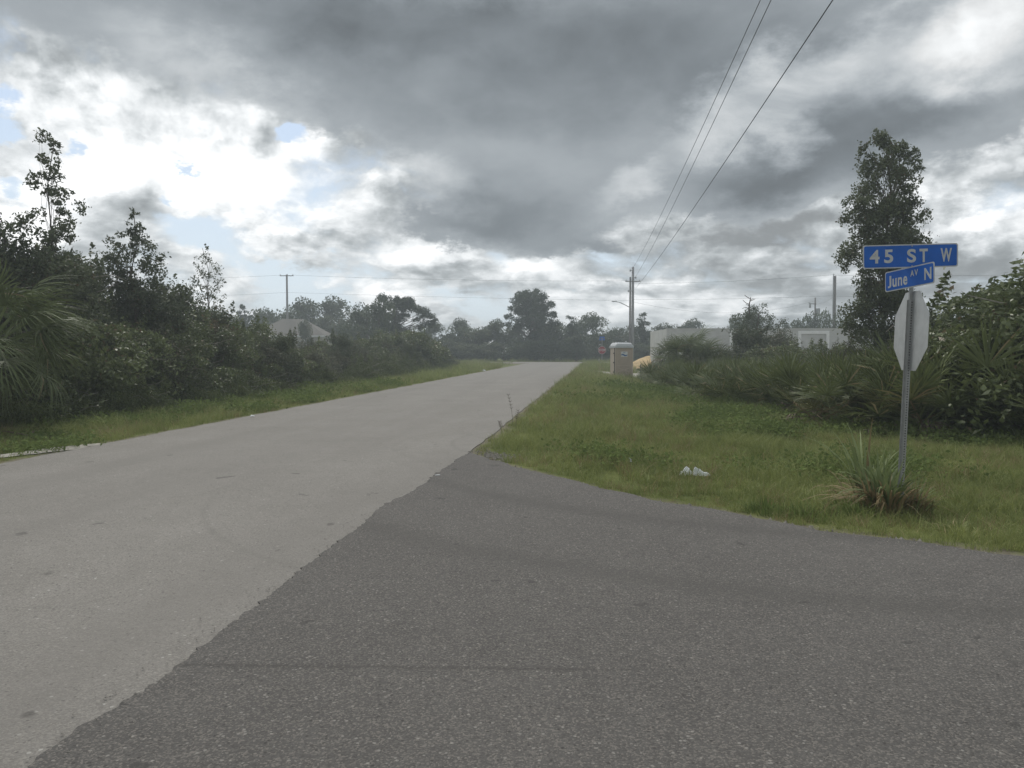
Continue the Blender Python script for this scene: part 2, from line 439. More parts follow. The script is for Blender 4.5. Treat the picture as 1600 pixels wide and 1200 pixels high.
# ------------------------------------------------------------------ asphalt
def asphalt(name, lo, hi, stone, dark_stone, wheel):
    m, t, b = mat(name, .88, .25)
    wp = world_pos(t)
    s = t.sep(wp)
    # coordinates that run along the road
    u = t.m('SUBTRACT', s[0], t.m('MULTIPLY', s[1], SL))
    big, _ = t.noise(wp, .55, 5, .6); mid, _ = t.noise(wp, 4.5, 6, .65)
    c = t.mix(t.mr(t.m('ADD', t.m('MULTIPLY', big, .6), t.m('MULTIPLY', mid, .4)), .3, .7), lo, hi)
    # aggregate
    v1 = t.vor(wp, 125); v2 = t.vor(wp, 55); v3 = t.vor(wp, 30)
    r1 = t.sep(v1['Color'])[0]; r2 = t.sep(v2['Color'])[1]; r3 = t.sep(v3['Color'])[2]
    c = t.mix(t.m('MULTIPLY', t.mr(r1, .62, .95), .42), c, stone)
    c = t.mix(t.m('MULTIPLY', t.mr(r1, .40, .0), .42), c, dark_stone)
    c = t.mix(t.m('MULTIPLY', t.m('MULTIPLY', t.mr(r2, .93, .95), t.mr(v2['Distance'], .45, .3)), .33), c, (.46, .44, .40))
    c = t.mix(t.m('MULTIPLY', t.m('MULTIPLY', t.mr(r2, .06, .04), t.mr(v2['Distance'], .5, .3)), .6), c, (.03, .028, .026))
    c = t.mix(t.m('MULTIPLY', t.m('MULTIPLY', t.mr(r3, .985, .99), t.mr(v3['Distance'], .3, .2)), .5), c, (.55, .54, .50))
    # worn or oily wheel paths and small stains
    wv = t.xyz(t.m('MULTIPLY', u, 1.), t.m('MULTIPLY', s[1], .05), 0.)
    if wheel:
        w1, _ = t.noise(wv, .95, 3, .5)
        c = t.mix(t.m('MULTIPLY', t.mr(w1, .45, .68), .5), c, lo)
        st, _ = t.noise(t.xyz(t.m('MULTIPLY', u, 2.2), t.m('MULTIPLY', s[1], 1.7), 0.), 1.25, 3, .55)
        c = t.mix(t.m('MULTIPLY', t.mr(st, .685, .715), .55), c, (.07, .065, .06))
        # turning tyre marks
        for cx, cy, r, w in ((1.2, 12.6, 3.1, .10), (1.35, 12.8, 2.35, .07), (2.2, 15.5, 3.4, .10), (.9, 8.7, 4.1, .06)):
            dist = t.m('SUBTRACT', t.v('LENGTH', t.v('SUBTRACT', wp, (cx, cy, 0))), r)
            ring = t.mr(t.m('ABSOLUTE', t.m('ADD', dist, t.m('MULTIPLY', t.m('SUBTRACT', mid, .5), .08))), w, .0, 0, 1, True)
            c = t.mix(t.m('MULTIPLY', t.m('MULTIPLY', ring, t.mr(big, .35, .6)), .18), c, (.10, .095, .085))
    else:
        # tracks that follow the turn out of the side street
        for r, w in ((6.6, .28), (8.35, .32)):
            dist = t.m('SUBTRACT', t.v('LENGTH', t.v('SUBTRACT', wp, (4.6, 12.6, 0))), r)
            ring = t.mr(t.m('ABSOLUTE', dist), w, .0, 0, 1, True)
            c = t.mix(t.m('MULTIPLY', ring, .42), c, (.075, .071, .065))
        line = t.m('ABSOLUTE', t.m('SUBTRACT', t.m('ADD', t.m('MULTIPLY', s[0], .03), s[1]), t.m('ADD', 3.62, t.m('MULTIPLY', mid, .06))))
        c = t.mix(t.m('MULTIPLY', t.m('MULTIPLY', t.mr(line, .03, .0), t.mr(s[0], .9, .2)), .5), c, (.05, .047, .043))
        st, _ = t.noise(t.xyz(s[0], s[1], 0.), 3.1, 3, .55)
        c = t.mix(t.m('MULTIPLY', t.mr(st, .69, .70), .6), c, (.05, .048, .045))
    t.put(b.inputs['Base Color'], c)
    h = t.m('ADD', t.m('MULTIPLY', v1['Distance'], -1.), t.m('MULTIPLY', v2['Distance'], -.7))
    bump(t, b, h, .55, .004)
    return m
M['road'] = asphalt('aged_pale_asphalt', (.180, .169, .154), (.25, .236, .217), (.36, .34, .30), (.10, .092, .082), True)
M['apron'] = asphalt('darker_asphalt', (.082, .0775, .073), (.117, .111, .104), (.27, .245, .215), (.045, .041, .037), False)
M['crossroad'] = asphalt('far_asphalt', (.17, .158, .14), (.24, .225, .20), (.36, .34, .30), (.10, .09, .08), True)

def sheet(name, outline, z, m, thick=.05, kind='structure'):
    from mathutils.geometry import delaunay_2d_cdt
    n = len(outline)
    vs, _, fs, *_r = delaunay_2d_cdt([Vector(p) for p in outline], [], [list(range(n))], 1, 1e-5)
    V = [(v.x, v.y, z) for v in vs]; F = [tuple(f) for f in fs]
    k = len(V)
    V += [(x, y, z) for x, y in outline] + [(x, y, z - thick) for x, y in outline]
    F += [(k + i + n, k + (i + 1) % n + n, k + (i + 1) % n, k + i) for i in range(n)]
    me = bpy.data.meshes.new(name); me.from_pydata(V, [], F); me.materials.append(m)
    if me.polygons[0].normal.z < 0: me.flip_normals()
    return tag(new_obj(name, me), kind=kind)
def ragged(p0, p1, step, amp, fr=1.3, amp2=0):
    p0 = Vector(p0 + (0,)); p1 = Vector(p1 + (0,)); d = p1 - p0; n = max(1, int(d.length / step)); pr = Vector((-d.y, d.x, 0)).normalized()
    out = []
    for i in range(n):
        p = p0 + d * i / n
        o = mnoise.noise(Vector((p.x * fr, p.y * fr, 0.3))) * amp + mnoise.noise(Vector((p.x * fr * 6, p.y * fr * 6, 4))) * amp * .35
        if amp2: o += mnoise.noise(Vector((p.x * 28, p.y * 28, 9))) * amp2
        q = p + pr * o; out.append((q.x, q.y))
    return out
# main road
o = []
o += ragged((right_edge(-40), -40.), (right_edge(83), 83.), .12, .035)
cc = (CX0 + 5, CY0 - 5)
for k in range(9):
    a_ = math.pi - k / 8 * math.pi / 2
    o.append((cc[0] + 5 * math.cos(a_), cc[1] + 5 * math.sin(a_) + .0))
o += [(CX0 + 5, CY0 + 2), (CX0 - ROAD_W - 5, CY0 + 2)]
cc = (CX0 - ROAD_W - 5, CY0 - 5)
for k in range(9):
    a_ = math.pi / 2 - k / 8 * math.pi / 2
    o.append((cc[0] + 5 * math.cos(a_), cc[1] + 5 * math.sin(a_)))
o += ragged((right_edge(83) - ROAD_W, 83.), (right_edge(-40) - ROAD_W, -40.), .12, .07)
sheet('road', o, .0, M['road'])
# crossing street in the distance
o = [(x, cross_near(x)) for x in (-160, -80, -20, CX0, 30, 80, 160)] + [(x, cross_near(x) + CROSS_W) for x in (160, 80, 30, CX0, -20, -80, -160)]
sheet('cross_street', o, .004, M['crossroad'])
# side street where the camera stands, with its ragged paving seam
o = []
for i in range(len(CURVE) - 1):
    a_, b_ = tuple(CURVE[i]), tuple(CURVE[i + 1])
    o += ragged(a_, b_, .06 if i < 8 else .5, .10, 2.2)
o += [(140, -16), (12, -7), (2, -6)]
seam = [(-2.6, -7.5), (-2.15, -1), (-1.95, 1.0), (-1.79, 2.84), (-1.62, 4.0), (-1.47, 5.4), (-1.30, 7.3), (-.98, 9.0), (-.80, 10.5), (-.63, 11.6)]
for i in range(len(seam) - 1): o += ragged(seam[i], seam[i + 1], .03, .055, 1.6, .03)
sheet('side_street', o, .008, M['apron'], .058)
# bare sand beside the left edge
def blob_sheet(name, cx, cy, rx, ry, rot, z0, m, n=80, amp=.35, fr=1.4, kind='structure', dome=.04):
    V = []; F = []
    rings = [0.001, .4, .75, 1.0]
    for j, r in enumerate(rings):
        for i in range(n):
            a_ = 2 * math.pi * i / n
            k = 1 + amp * mnoise.noise(Vector((math.cos(a_) * fr * 1.5 + cx, math.sin(a_) * fr * 1.5 + cy, 1))) + amp * .4 * mnoise.noise(Vector((math.cos(a_) * 7, math.sin(a_) * 7, cx)))
            x = r * k * rx * math.cos(a_); y = r * k * ry * math.sin(a_)
            X_ = cx + x * math.cos(rot) - y * math.sin(rot); Y_ = cy + x * math.sin(rot) + y * math.cos(rot)
            V.append((X_, Y_, float(terrain(X_, Y_)) + z0 + dome * (1 - r * r)))
    for j in range(len(rings) - 1):
        for i in range(n):
            F.append((j * n + i, j * n + (i + 1) % n, (j + 1) * n + (i + 1) % n, (j + 1) * n + i))
    me = bpy.data.meshes.new(name); me.from_pydata(V, [], F); me.materials.append(m)
    me.polygons.foreach_set('use_smooth', [True] * len(F)); me.update()
    if me.polygons[n].normal.z < 0: me.flip_normals()
    return tag(new_obj(name, me), kind=kind)
blob_sheet('sand_patch', -7.25, 11.75, 1.0, .26, R(58), .012, M['sand'], dome=.03)
blob_sheet('sand_patch', -8.6, 10.9, 1.3, .3, R(20), .012, M['sand'], dome=.03)
blob_sheet('sand_drive', 8.7, 55.5, 3.2, 4.2, R(-12), .02, M['sand'], dome=.05)

# ------------------------------------------------------------------ foliage builders
def unit(v): return v / np.maximum(np.linalg.norm(v, axis=-1, keepdims=True), 1e-9)
def leaf_quads(rs, C, L, W, up=.4, lo=None):
    """rhombic leaves, slightly folded; C centres (N,3), L lengths (N,)"""
    N = len(C)
    a = unit(rs.normal(size=(N, 3)) + np.array([0, 0, 0.15]))
    nrm = rs.normal(size=(N, 3)) + np.array([0, 0, up * 2])
    s = unit(np.cross(nrm, a)); nn = unit(np.cross(a, s))
    L = np.asarray(L)[:, None]; W = np.asarray(W)[:, None]
    P = np.stack([C - a * L * .5, C + s * W * .5 + nn * W * .15, C + a * L * .5, C - s * W * .5 + nn * W * .15], 1)
    return P.reshape(-1, 3)
def quads(n): return np.arange(n * 4).reshape(n, 4)

def crown(rs, clumps, density, leaf, aspect=.5, jit=.35, up=.4, inner=.35):
    """clumps: (x,y,z,rx,ry,rz). density = leaves per square metre of clump surface"""
    C = []; T = []
    for (x, y, z, rx, ry, rz) in clumps:
        n = int(density * 4 * math.pi * ((rx * ry + rx * rz + ry * rz) / 3))
        n = max(n, 10)
        d = unit(rs.normal(size=(n, 3)))
        # uneven surface: push in and out with a few random lobes
        lob = sum(np.maximum(0, d @ unit(rs.normal(size=3))) ** 3 * rs.uniform(-.35, .45) for _ in range(7))
        r = (1 - inner * rs.random(n) ** 1.4) * (1 + lob + jit * (rs.random(n) ** 4) * .8)
        C.append(np.array([x, y, z]) + d * r[:, None] * np.array([rx, ry, rz]))
        T.append(np.clip(.5 + rs.normal() * .12 + rs.normal(size=n) * .2, 0, 1))
    C = np.concatenate(C); T = np.concatenate(T)
    L = leaf * rs.uniform(.6, 1.35, len(C))
    return leaf_quads(rs, C, L, L * aspect, up), T

def limbs(rs, base, targets, r0, bend=.25, sides=5, trunk_top=None):
    mb = MB()
    top = Vector(trunk_top); base = Vector(base)
    n = 7; tp = []
    for i in range(n):
        t = i / (n - 1)
        p = base.lerp(top, t) + Vector((rs.normal() * .04, rs.normal() * .04, 0)) * (t > 0) * (top.z - base.z) * .25
        tp.append(p)
    mb.tube(tp, [r0 * (1.25 if i == 0 else 1 - .75 * i / (n - 1)) for i in range(n)], sides + 1)
    for tg in targets:
        tg = Vector(tg)
        h = max(.12, min(.92, (tg.z - base.z) / (top.z - base.z) - rs.uniform(.12, .3)))
        f = h * (n - 1); i = min(int(f), n - 2); s = tp[i].lerp(tp[i + 1], f - i)
        m1 = s.lerp(tg, .5) + Vector((rs.normal(), rs.normal(), rs.normal() * .5 + .3)) * (tg - s).length * bend * .35
        rr = r0 * (1 - .75 * h) * .42
        mb.tube([s, s.lerp(m1, .5) + Vector((0, 0, .02)), m1, m1.lerp(tg, .6), tg], [rr, rr * .8, rr * .6, rr * .4, rr * .2], sides, cap=False)
    return mb

def plant(name, label, cat, loc, trunk_me, crown_me, rz=0, sc_=(1, 1, 1), group=None, cn='foliage', tn='trunk'):
    r = thing(name, label, cat, loc, rz, group); r.scale = sc_
    if trunk_me:
        tr = new_obj(tn, trunk_me, r)
        if tn == 'stems': tr['kind'] = 'stuff'
    new_obj(cn, crown_me, r)
    return r

# --- shrub prototypes: unit-ish shrubs about 2.4 m wide, 2.6 m tall
def shrub_proto(seed, m, w=1.25, h=2.6, nclump=26, dens=170, leaf=.10, aspect=.5, spiky=0):
    rs = np.random.default_rng(seed); cl = []
    for _ in range(nclump):
        t = rs.random() ** .8; a = rs.uniform(0, 2 * math.pi); z = .15 + t * (h - .5)
        rr = w * (math.sin(math.pi * min(1, .25 + .7 * t)) ** .7) * rs.uniform(.35, 1)
        s = rs.uniform(.28, .52)
        cl.append((rr * math.cos(a), rr * math.sin(a), z, s * 1.1, s * 1.1, s * rs.uniform(.6, 1)))
    for _ in range(spiky):                                     # shoots that stick out of the outline
        a = rs.uniform(0, 2 * math.pi); rr = rs.uniform(0, w * .8); z0 = h * rs.uniform(.8, .95)
        for k in range(4): cl.append((rr * math.cos(a) + k * .05 * rs.normal(), rr * math.sin(a), z0 + k * .17, .14 - .025 * k, .14 - .025 * k, .13))
    P, T = crown(rs, cl, dens, leaf, aspect, up=.3)
    cm = mesh_np('foliage', P, quads(len(P) // 4), m, T)
    mb = MB()
    for i in range(6):
        tg = cl[i * 3]; a = rs.uniform(0, 6.28)
        mb.tube([(.1 * math.cos(a), .1 * math.sin(a), -.1), (tg[0] * .4, tg[1] * .4, tg[2] * .45), (tg[0], tg[1], tg[2])], [.04, .028, .01], 5)
    for i in range(9):                                          # bare twigs poking out
        a = rs.uniform(0, 6.28); z = rs.uniform(.3, h * .95); r1 = w * rs.uniform(.75, 1.05); l = rs.uniform(.3, .7)
        mb.tube([(r1 * math.cos(a) * .6, r1 * math.sin(a) * .6, z), (r1 * math.cos(a), r1 * math.sin(a), z + l * .25), (r1 * math.cos(a + .15) * 1.2, r1 * math.sin(a + .15) * 1.2, z + l * rs.uniform(-.3, .8))], [.012, .009, .004], 3)
    return mb.mesh('stems', M['pale_bark']), cm
SH = [shrub_proto(11, M['shrub'], spiky=4), shrub_proto(12, M['shrub'], 1.4, 2.4, 30, 150, .11, spiky=2),
      shrub_proto(13, M['oak'], 1.2, 2.9, 28, 160, .10, .55, spiky=6), shrub_proto(14, M['shrub'], 1.5, 2.0, 30, 150, .10)]
SG = [shrub_proto(21, M['shrub_grey'], 1.3, 2.2, 28, 190, .10, .3, spiky=5), shrub_proto(22, M['shrub_grey'], 1.5, 1.9, 30, 190, .09, .35, spiky=3)]
SLT = [shrub_proto(31, M['shrub_light'], 1.0, 1.1, 20, 230, .08, .4, spiky=6), shrub_proto(32, M['shrub_light'], 1.2, .9, 22, 220, .07, .45, spiky=4)]

SB = [shrub_proto(15, M['shrub_mid'], 1.3, 2.5, 24, 110, .15, .5, spiky=5), shrub_proto(16, M['shrub_warm'], 1.3, 2.3, 26, 150, .10, .35, spiky=6)]
def put_shrub(pr, x, y, s, label, group=None, hz=1., name='shrub', cat='shrub'):
    rz = rng.uniform(0, 6.28); z = float(terrain(x, y))
    return plant(name, label, cat, (x, y, z - .05), pr[0], pr[1], rz, (s, s, s * hz), group, tn='stems')

# left thicket -----------------------------------------------------
def lx(y): return -11.0 + 2.9 * (1 - math.exp(-(max(y, 15) - 15) / 6)) * .55 + (y - 17) * .077   # foot line of the thicket
heights = lambda y: np.interp(y, [8, 17, 24, 30, 36, 50, 58, 66, 72], [3.3, 3.4, 3.1, 2.6, 2.1, 1.95, 2.6, 2.4, 1.7])
ROWS = ['front', 'middle', 'back']
def shrub_look(pr):
    for lst, w_ in ((SG, 'greyish narrow-leaved'), ([SB[0]], 'mid-green broad-leaved'), ([SB[1]], 'olive-brown'), ([SH[2]], 'dark glossy'), ([SH[3]], 'low rounded dark green')):
        if any(pr is q for q in lst): return w_
    return 'dark green'
y = 11.5
while y < 71:
    step = 1.25 if y < 34 else 1.7
    for row, (dx, hk) in enumerate(((1.1, .72), (2.6, .98), (4.6, 1.08))):
        H = float(heights(y)) * hk * rng.uniform(.85, 1.12)
        x = lx(y) - dx + rng.normal() * .25
        yy = y + rng.uniform(-.5, .5)
        if y < 34: pr = (SH + SB)[int(rng.integers(6))] if rng.random() > .2 else SG[0]
        elif y < 56: pr = SG[int(rng.integers(2))] if rng.random() > .35 else SH[int(rng.integers(4))]
        else: pr = SH[int(rng.integers(4))]
        base = 2.4
        s = H / base
        put_shrub(pr, x, yy, max(s, .75), f'{shrub_look(pr)} shrub in the {ROWS[row]} row of the tall left thicket' if y < 34 else f'{shrub_look(pr)} shrub in the {ROWS[row]} row of the far left brush',
                  ROWS[row] + (' shrubs of the left thicket' if y < 34 else ' shrubs of the far left brush'), hz=1.0 if s > .75 else s / .75)
    if rng.random() < .75 and y > 14:
        put_shrub(SLT[int(rng.integers(2))], lx(y) - .15 + rng.normal() * .2, y, rng.uniform(.6, 1.0), 'low light-green bush at the foot of the left thicket', 'low bushes at the foot of the left thicket')
    y += step
# the rounded dark bush at the far end
plant('round_bush', 'large rounded dark bush where the left brush ends before the junction', 'shrub', (X(648, 60), 60, -.1), SH[1][0], SH[1][1], 1.2, (1.55, 1.5, 1.3), tn='stems')
plant('round_bush', 'smaller rounded bush at the right end of the left brush', 'shrub', (X(688, 68), 68, -.1), SG[1][0], SG[1][1], 2.2, (1.2, 1.2, 1.0), tn='stems')

# --- individual trees against the sky
def spire(seed, pts, m, dens, leaf, aspect=.5, sub=6, spread=1.0, trunk_r=.07, top=None, base=(0, 0, 0), name='tree'):
    """pts: (x, z, radius) silhouette nodes; sub-clumps scatter inside each node"""
    rs = np.random.default_rng(seed); cl = []
    for (px_, pz_, r) in pts:
        for _ in range(sub):
            d = unit(rs.normal(size=3)) * r * rs.random() ** .5 * spread
            s = r * rs.uniform(.25, .5)
            cl.append((px_ + d[0], d[1], pz_ + d[2], s, s, s * .8))
    P, T = crown(rs, cl, dens, leaf, aspect, jit=.8, up=.2, inner=.6)
    cm = mesh_np('crown', P, quads(len(P) // 4), m, T)
    tg = [cl[i][:3] for i in range(0, len(cl), 4)]
    tm = limbs(rs, base, tg, trunk_r, trunk_top=top).mesh('trunk', M['bark'])
    return tm, cm
# tall thin tree, upper left
tm, cm = spire(41, [(0, 6.95, .26), (-.02, 6.45, .25), (.22, 6.1, .28), (-.28, 5.85, .25), (.3, 5.55, .3), (.05, 5.6, .2), (.45, 5.1, .32), (-.28, 4.95, .22), (.28, 4.6, .34),
                    (.1, 4.2, .42), (-.35, 3.9, .45), (.5, 3.8, .48), (0, 3.4, .65), (-.5, 3.0, .6), (.6, 3.0, .6), (0, 2.4, .8)],
               M['oak'], 270, .085, .55, 9, 1.1, .035, top=(.02, 0, 6.9))
D = 20
plant('tall_tree', 'tallest thin spindly tree rising out of the left thicket', 'tree', (X(85, D), D, 0), tm, cm, 0, cn='crown')
# second, bushier
tm, cm = spire(42, [(.05, 5.75, .14), (.1, 5.45, .25), (-.1, 5.2, .3), (.3, 5.0, .35), (0, 4.7, .45), (-.6, 4.8, .22), (-.75, 4.45, .28), (.45, 4.4, .45), (-.3, 4.2, .5), (.5, 3.8, .55),
                    (-.6, 3.7, .5), (0, 3.4, .7), (.7, 3.2, .6), (-.7, 3.0, .6), (0, 2.6, .8), (.9, 2.7, .5)],
               M['oak'], 200, .09, .55, 7, 1.1, .04, top=(.05, 0, 5.7))
D = 24
plant('bushy_tree', 'bushy pointed tree with a side shoot, second from the left in the thicket', 'tree', (X(212, D), D, 0), tm, cm, 0, cn='crown')
# third, airy and pale
tm, cm = spire(43, [(0, 6.05, .12), (.02, 5.7, .22), (-.15, 5.4, .3), (.25, 5.25, .32), (-.35, 5.0, .32), (.3, 4.8, .38), (-.1, 4.6, .4), (-.5, 4.4, .32), (.5, 4.35, .35),
                    (0, 4.1, .45), (-.45, 3.85, .35), (.5, 3.8, .35), (0, 3.5, .5), (.4, 3.2, .4), (-.4, 3.2, .4), (0, 2.6, .5)],
               M['airy'], 105, .09, .5, 6, 1.15, .035, top=(.0, 0, 6.0))
D = 34
plant('airy_tree', 'airy see-through tree with pale leaves standing right of the left thicket', 'tree', (X(325, D), D, 0), tm, cm, 0, cn='crown')
# dark mass at the left frame edge
tm, cm = spire(44, [(0, 4.2, .6), (-.5, 3.9, .6), (.6, 3.7, .6), (0, 3.2, .9), (-.8, 3, .8), (.9, 2.9, .8), (0, 2.2, 1.0), (1.2, 3.3, .35)], M['oak'], 170, .095, .5, 8, 1, .09, top=(0, 0, 4.1))
plant('dense_tree', 'dense dark tree behind the fan palm at the left edge', 'tree', (X(5, 18.5), 18.5, 0), tm, cm, 0, cn='crown', sc_=(1.05, 1, 1.08))
plant('dense_tree', 'dark round-topped tree between the two thin trees on the left', 'tree', (X(140, 22), 22, 0), tm, cm, 2.0, cn='crown', sc_=(.8, .8, .93))
plant('dense_tree', 'dark tree right of the bushy pointed one in the thicket', 'tree', (X(262, 25.5), 25.5, 0), tm, cm, 4.0, cn='crown', sc_=(.75, .75, .86))

# right tall tree --------------------------------------------------
tm, cm = spire(45, [(-.1, 7.6, .35), (-.75, 7.35, .16), (.45, 7.35, .3), (.9, 7.2, .18), (-.6, 6.9, .3), (.2, 6.9, .55), (.75, 6.7, .4), (-.4, 6.3, .6), (.55, 6.1, .6), (-.8, 5.7, .4), (0, 5.6, .75), (.75, 5.4, .6),
                    (-.6, 5.0, .65), (.5, 4.8, .75), (1.0, 4.4, .45), (-.95, 4.3, .5), (0, 4.2, .8), (.6, 3.7, .7), (-.6, 3.5, .45), (.1, 3.0, .75), (.8, 2.8, .6), (-.5, 2.5, .6), (.1, 2.0, .9)],
               M['oak'], 235, .085, .55, 15, 1.12, .07, top=(.1, 0, 7.4))
D = 22.5
plant('tall_leafy_tree', 'tall leafy tree standing behind the blue street signs', 'tree', (X(1376, D), D, 0), tm, cm, 0, cn='crown', sc_=(.90, .95, 1))

# shrubs on the right edge
for i, (px, D, s, hz, lab) in enumerate([(1570, 15.5, 1.5, .74, 'large dark bush at the right edge above the palmettos'), (1510, 17, 1.25, .78, 'dark bush between the street signs and the right edge'),
                                    (1480, 19, 1.2, .72, 'lower dark bush just right of the stop sign'), (1640, 14, 1.5, .78, 'dark bush cut by the right edge of the view'),
                                    (1545, 20, 1.45, .92, 'dark bush with an uneven top behind the right-hand bushes')]):
    put_shrub(SH[i % 3], X(px, D), D, s, lab, hz=hz)
for i, (px, D, s, hz) in enumerate([(1330, 26, 1.0, .9), (1300, 30, 1.0, .85), (1240, 33, 1.05, .8), (1200, 36, 1.1, .82), (1175, 40, 1.35, .95), (1215, 44, 1.3, .95), (1150, 42, 1.0, .85), (1270, 38, 1.0, .85), (1370, 24, .95, .8), (1420, 27, 1.1, .85), (1340, 22.5, .7, .85)]):
    put_shrub((SG + SH)[i % 5], X(px, D), D, s, 'scrubby bush between the palmettos and the block house', 'scrub bushes before the block house', hz=hz * (.74 if px < 1195 else .9))
for i, (px, D, s) in enumerate([(1104, 47, .8), (1128, 46, .85), (1152, 48, .9), (1225, 46, .85), (1250, 44, .8), (1286, 42, .85), (1318, 40, .9)]):
    put_shrub(SG[i % 2] if i % 3 else SB[0], X(px, D), D, s, 'low scrub bush close under the wall of the block house', 'low scrub under the block house wall', hz=.85)
# leafy tree with dead top in front of the house
tm, cm = spire(46, [(0, 4.6, .9), (-.9, 4.1, .9), (.9, 4.0, 1.0), (1.9, 3.6, .8), (0, 3.2, 1.3), (-1, 2.8, 1.1), (1.5, 2.6, 1.2), (2.5, 2.6, .8)], M['far'], 60, .13, .5, 9, 1, .16, top=(.2, 0, 4.6))
D = 52
r = plant('broad_tree', 'broad tree with a bare dead top in front of the block house', 'tree', (X(1180, D), D, 0), tm, cm, 0, cn='crown', sc_=(.85, .85, .86))
mb = MB(); rs = np.random.default_rng(3)
mb.tube([(-.5, 0, 4.3), (-.55, 0, 5.3), (-.4, .1, 5.9)], [.07, .05, .03], 5)
for a in range(9):
    z = rs.uniform(4.9, 5.9); th = rs.uniform(0, 6.28); l = rs.uniform(.3, .9)
    mb.tube([(-.5, 0, z), (-.5 + l * .6 * math.cos(th), .3 * math.sin(th), z + .12), (-.5 + l * math.cos(th), .5 * math.sin(th), z + rs.uniform(-.05, .35))], [.035, .028, .018], 4)
mb.build('dead_limb', M['bark'], r)

# ------------------------------------------------------------------ distant trees
def far_broad(seed, w=3.2, h=5.5, n=30, m='far', leaf=.26, dens=30):
    rs = np.random.default_rng(seed); cl = []
    for _ in range(n):
        t = rs.random(); a = rs.uniform(0, 6.28); z = h * (.15 + .75 * t)
        rr = w * math.sin(math.pi * min(1, .22 + .68 * t)) ** .6 * rs.uniform(.2, 1)
        s = rs.uniform(.5, 1.0); cl.append((rr * math.cos(a), rr * math.sin(a), z, s, s, s * .75))
    P, T = crown(rs, cl, dens, leaf, .55, jit=.5, up=.4)
    return limbs(rs, (0, 0, 0), [c[:3] for c in cl[::3]], .16, trunk_top=(0, 0, h * .8)).mesh('trunk', M['bark']), mesh_np('crown', P, quads(len(P) // 4), M[m], T)
def pine_crown(rs, cl, m='pine', tuft=.34):
    P, T = crown(rs, cl, 44, tuft, .28, jit=.7, up=.1, inner=.5)
    return mesh_np('crown', P, quads(len(P) // 4), M[m], T)
def pine(seed, h, spec, tr=.16):
    """spec: list of (x, z, rx, rz) clumps in elevation; doubled in depth"""
    rs = np.random.default_rng(seed); cl = []
    for (x, z, rx, rz) in spec:
        k = max(4, int(rx * 7))
        for _ in range(k):
            s = rs.uniform(.42, .72) * max(.8, min(1.15, rx))
            cl.append((x + rs.uniform(-1, 1) * rx * .8, rs.normal() * .8 * max(rx, .5), z + rs.uniform(-1, 1) * rz * .8, s * .8, s * .8, s * .66))
    tm = limbs(rs, (0, 0, 0), [c[:3] for c in cl[::2]], tr, bend=.5, trunk_top=(0, 0, h * .93)).mesh('trunk', M['bark'])
    return tm, pine_crown(rs, cl)
FB = [far_broad(51), far_broad(52, 3.8, 5.0, 34), far_broad(53, 2.6, 6.0, 26), far_broad(54, 3.0, 4.6, 28, 'oak')]
PN = [pine(61, 8, [(0, 7.6, .35, .4), (.1, 6.8, .7, .3), (-.3, 6.1, .9, .35), (.5, 5.3, 1.1, .35), (-.5, 4.5, 1.2, .35), (.2, 3.6, 1.0, .4), (0, 2.6, 1.2, .5)]),
      pine(62, 7, [(0, 6.7, .5, .4), (.5, 6.0, .6, .3), (-.4, 5.2, .8, .35), (.6, 4.3, .6, .3), (-.2, 3.4, .9, .4), (0, 2.2, 1.3, .6)])]
BIGP = pine(63, 9.6, [(0, 9.3, 1.0, .35), (-.6, 8.7, 1.3, .4), (1.3, 8.4, 1.0, .4), (-1.8, 7.9, 1.0, .4), (2.0, 7.5, 1.3, .45), (.3, 7.6, 1.5, .4), (-2.4, 7.0, 1.0, .4), (2.8, 6.4, .9, .4), (-1.0, 6.7, 1.3, .3),
                      (1.2, 6.2, 1.2, .35), (-2.9, 6.0, .8, .35), (-3.1, 5.0, .6, .3), (3.2, 5.2, .8, .4), (0, 5.0, 1.0, .4), (1.8, 4.6, 1.2, .5), (-1.6, 4.4, 1.0, .4), (0, 3.2, 2.0, .8), (0, 8.2, 2.0, .9), (.2, 6.8, 2.4, .8), (0, 5.6, 2.2, .8)], .24)
plant('big_pine', 'big round-crowned pine above the treeline beyond the junction', 'tree', (X(829, 105), 105, 0), BIGP[0], BIGP[1], 0, cn='crown')
SP = pine(64, 8.6, [(-.5, 8.5, 1.5, .4), (1.2, 8.2, 1.5, .5), (-1.2, 7.7, .8, .5), (2.5, 7.5, 1.2, .45), (.8, 7.4, 1.2, .5), (3.9, 6.8, 1.0, .5), (4.8, 6.2, .8, .4), (1.5, 6.4, .8, .4), (3.2, 5.9, .7, .35), (4.6, 5.2, .9, .4), (3.6, 4.8, .8, .35),
                    (5.3, 5.6, .6, .4), (0, 6.3, 1.3, .6), (-1, 5.2, 1.3, .7), (.6, 4.6, 1.2, .7), (0, 3.4, 1.6, .8)], .22)
plant('spreading_pine', 'pine with limbs spreading to the right above the left brush', 'tree', (X(617, 92), 92, 0), SP[0], SP[1], 0, cn='crown', sc_=(.86, .86, .88))
for i, (px, D, s) in enumerate([(575, 90, 1.0), (556, 92, .82), (592, 88, .95)]):
    f = FB[i % 3]
    plant('broad_tree', ['bushy tree just left of the spreading pine', 'shorter bushy tree at the left foot of the spreading pine', 'tree whose crown touches the spreading pine'][i], 'tree', (X(px, D), D, 0), f[0], f[1], i * 2., (s, s, s * [1.22, 1.15, 1.25][i]), cn='crown')
cnt = 0
def far_row(items, label, group):
    for (px, D, top, w) in items:
        f = FB[int(rng.integers(4))]
        hh = Z(top, D); s = hh / 5.2
        plant('far_tree', label, 'tree', (X(px, D), D, 0), f[0], f[1], rng.uniform(0, 6.28), (w * max(s, .8), w * max(s, .8), s), group, cn='crown')
row = []
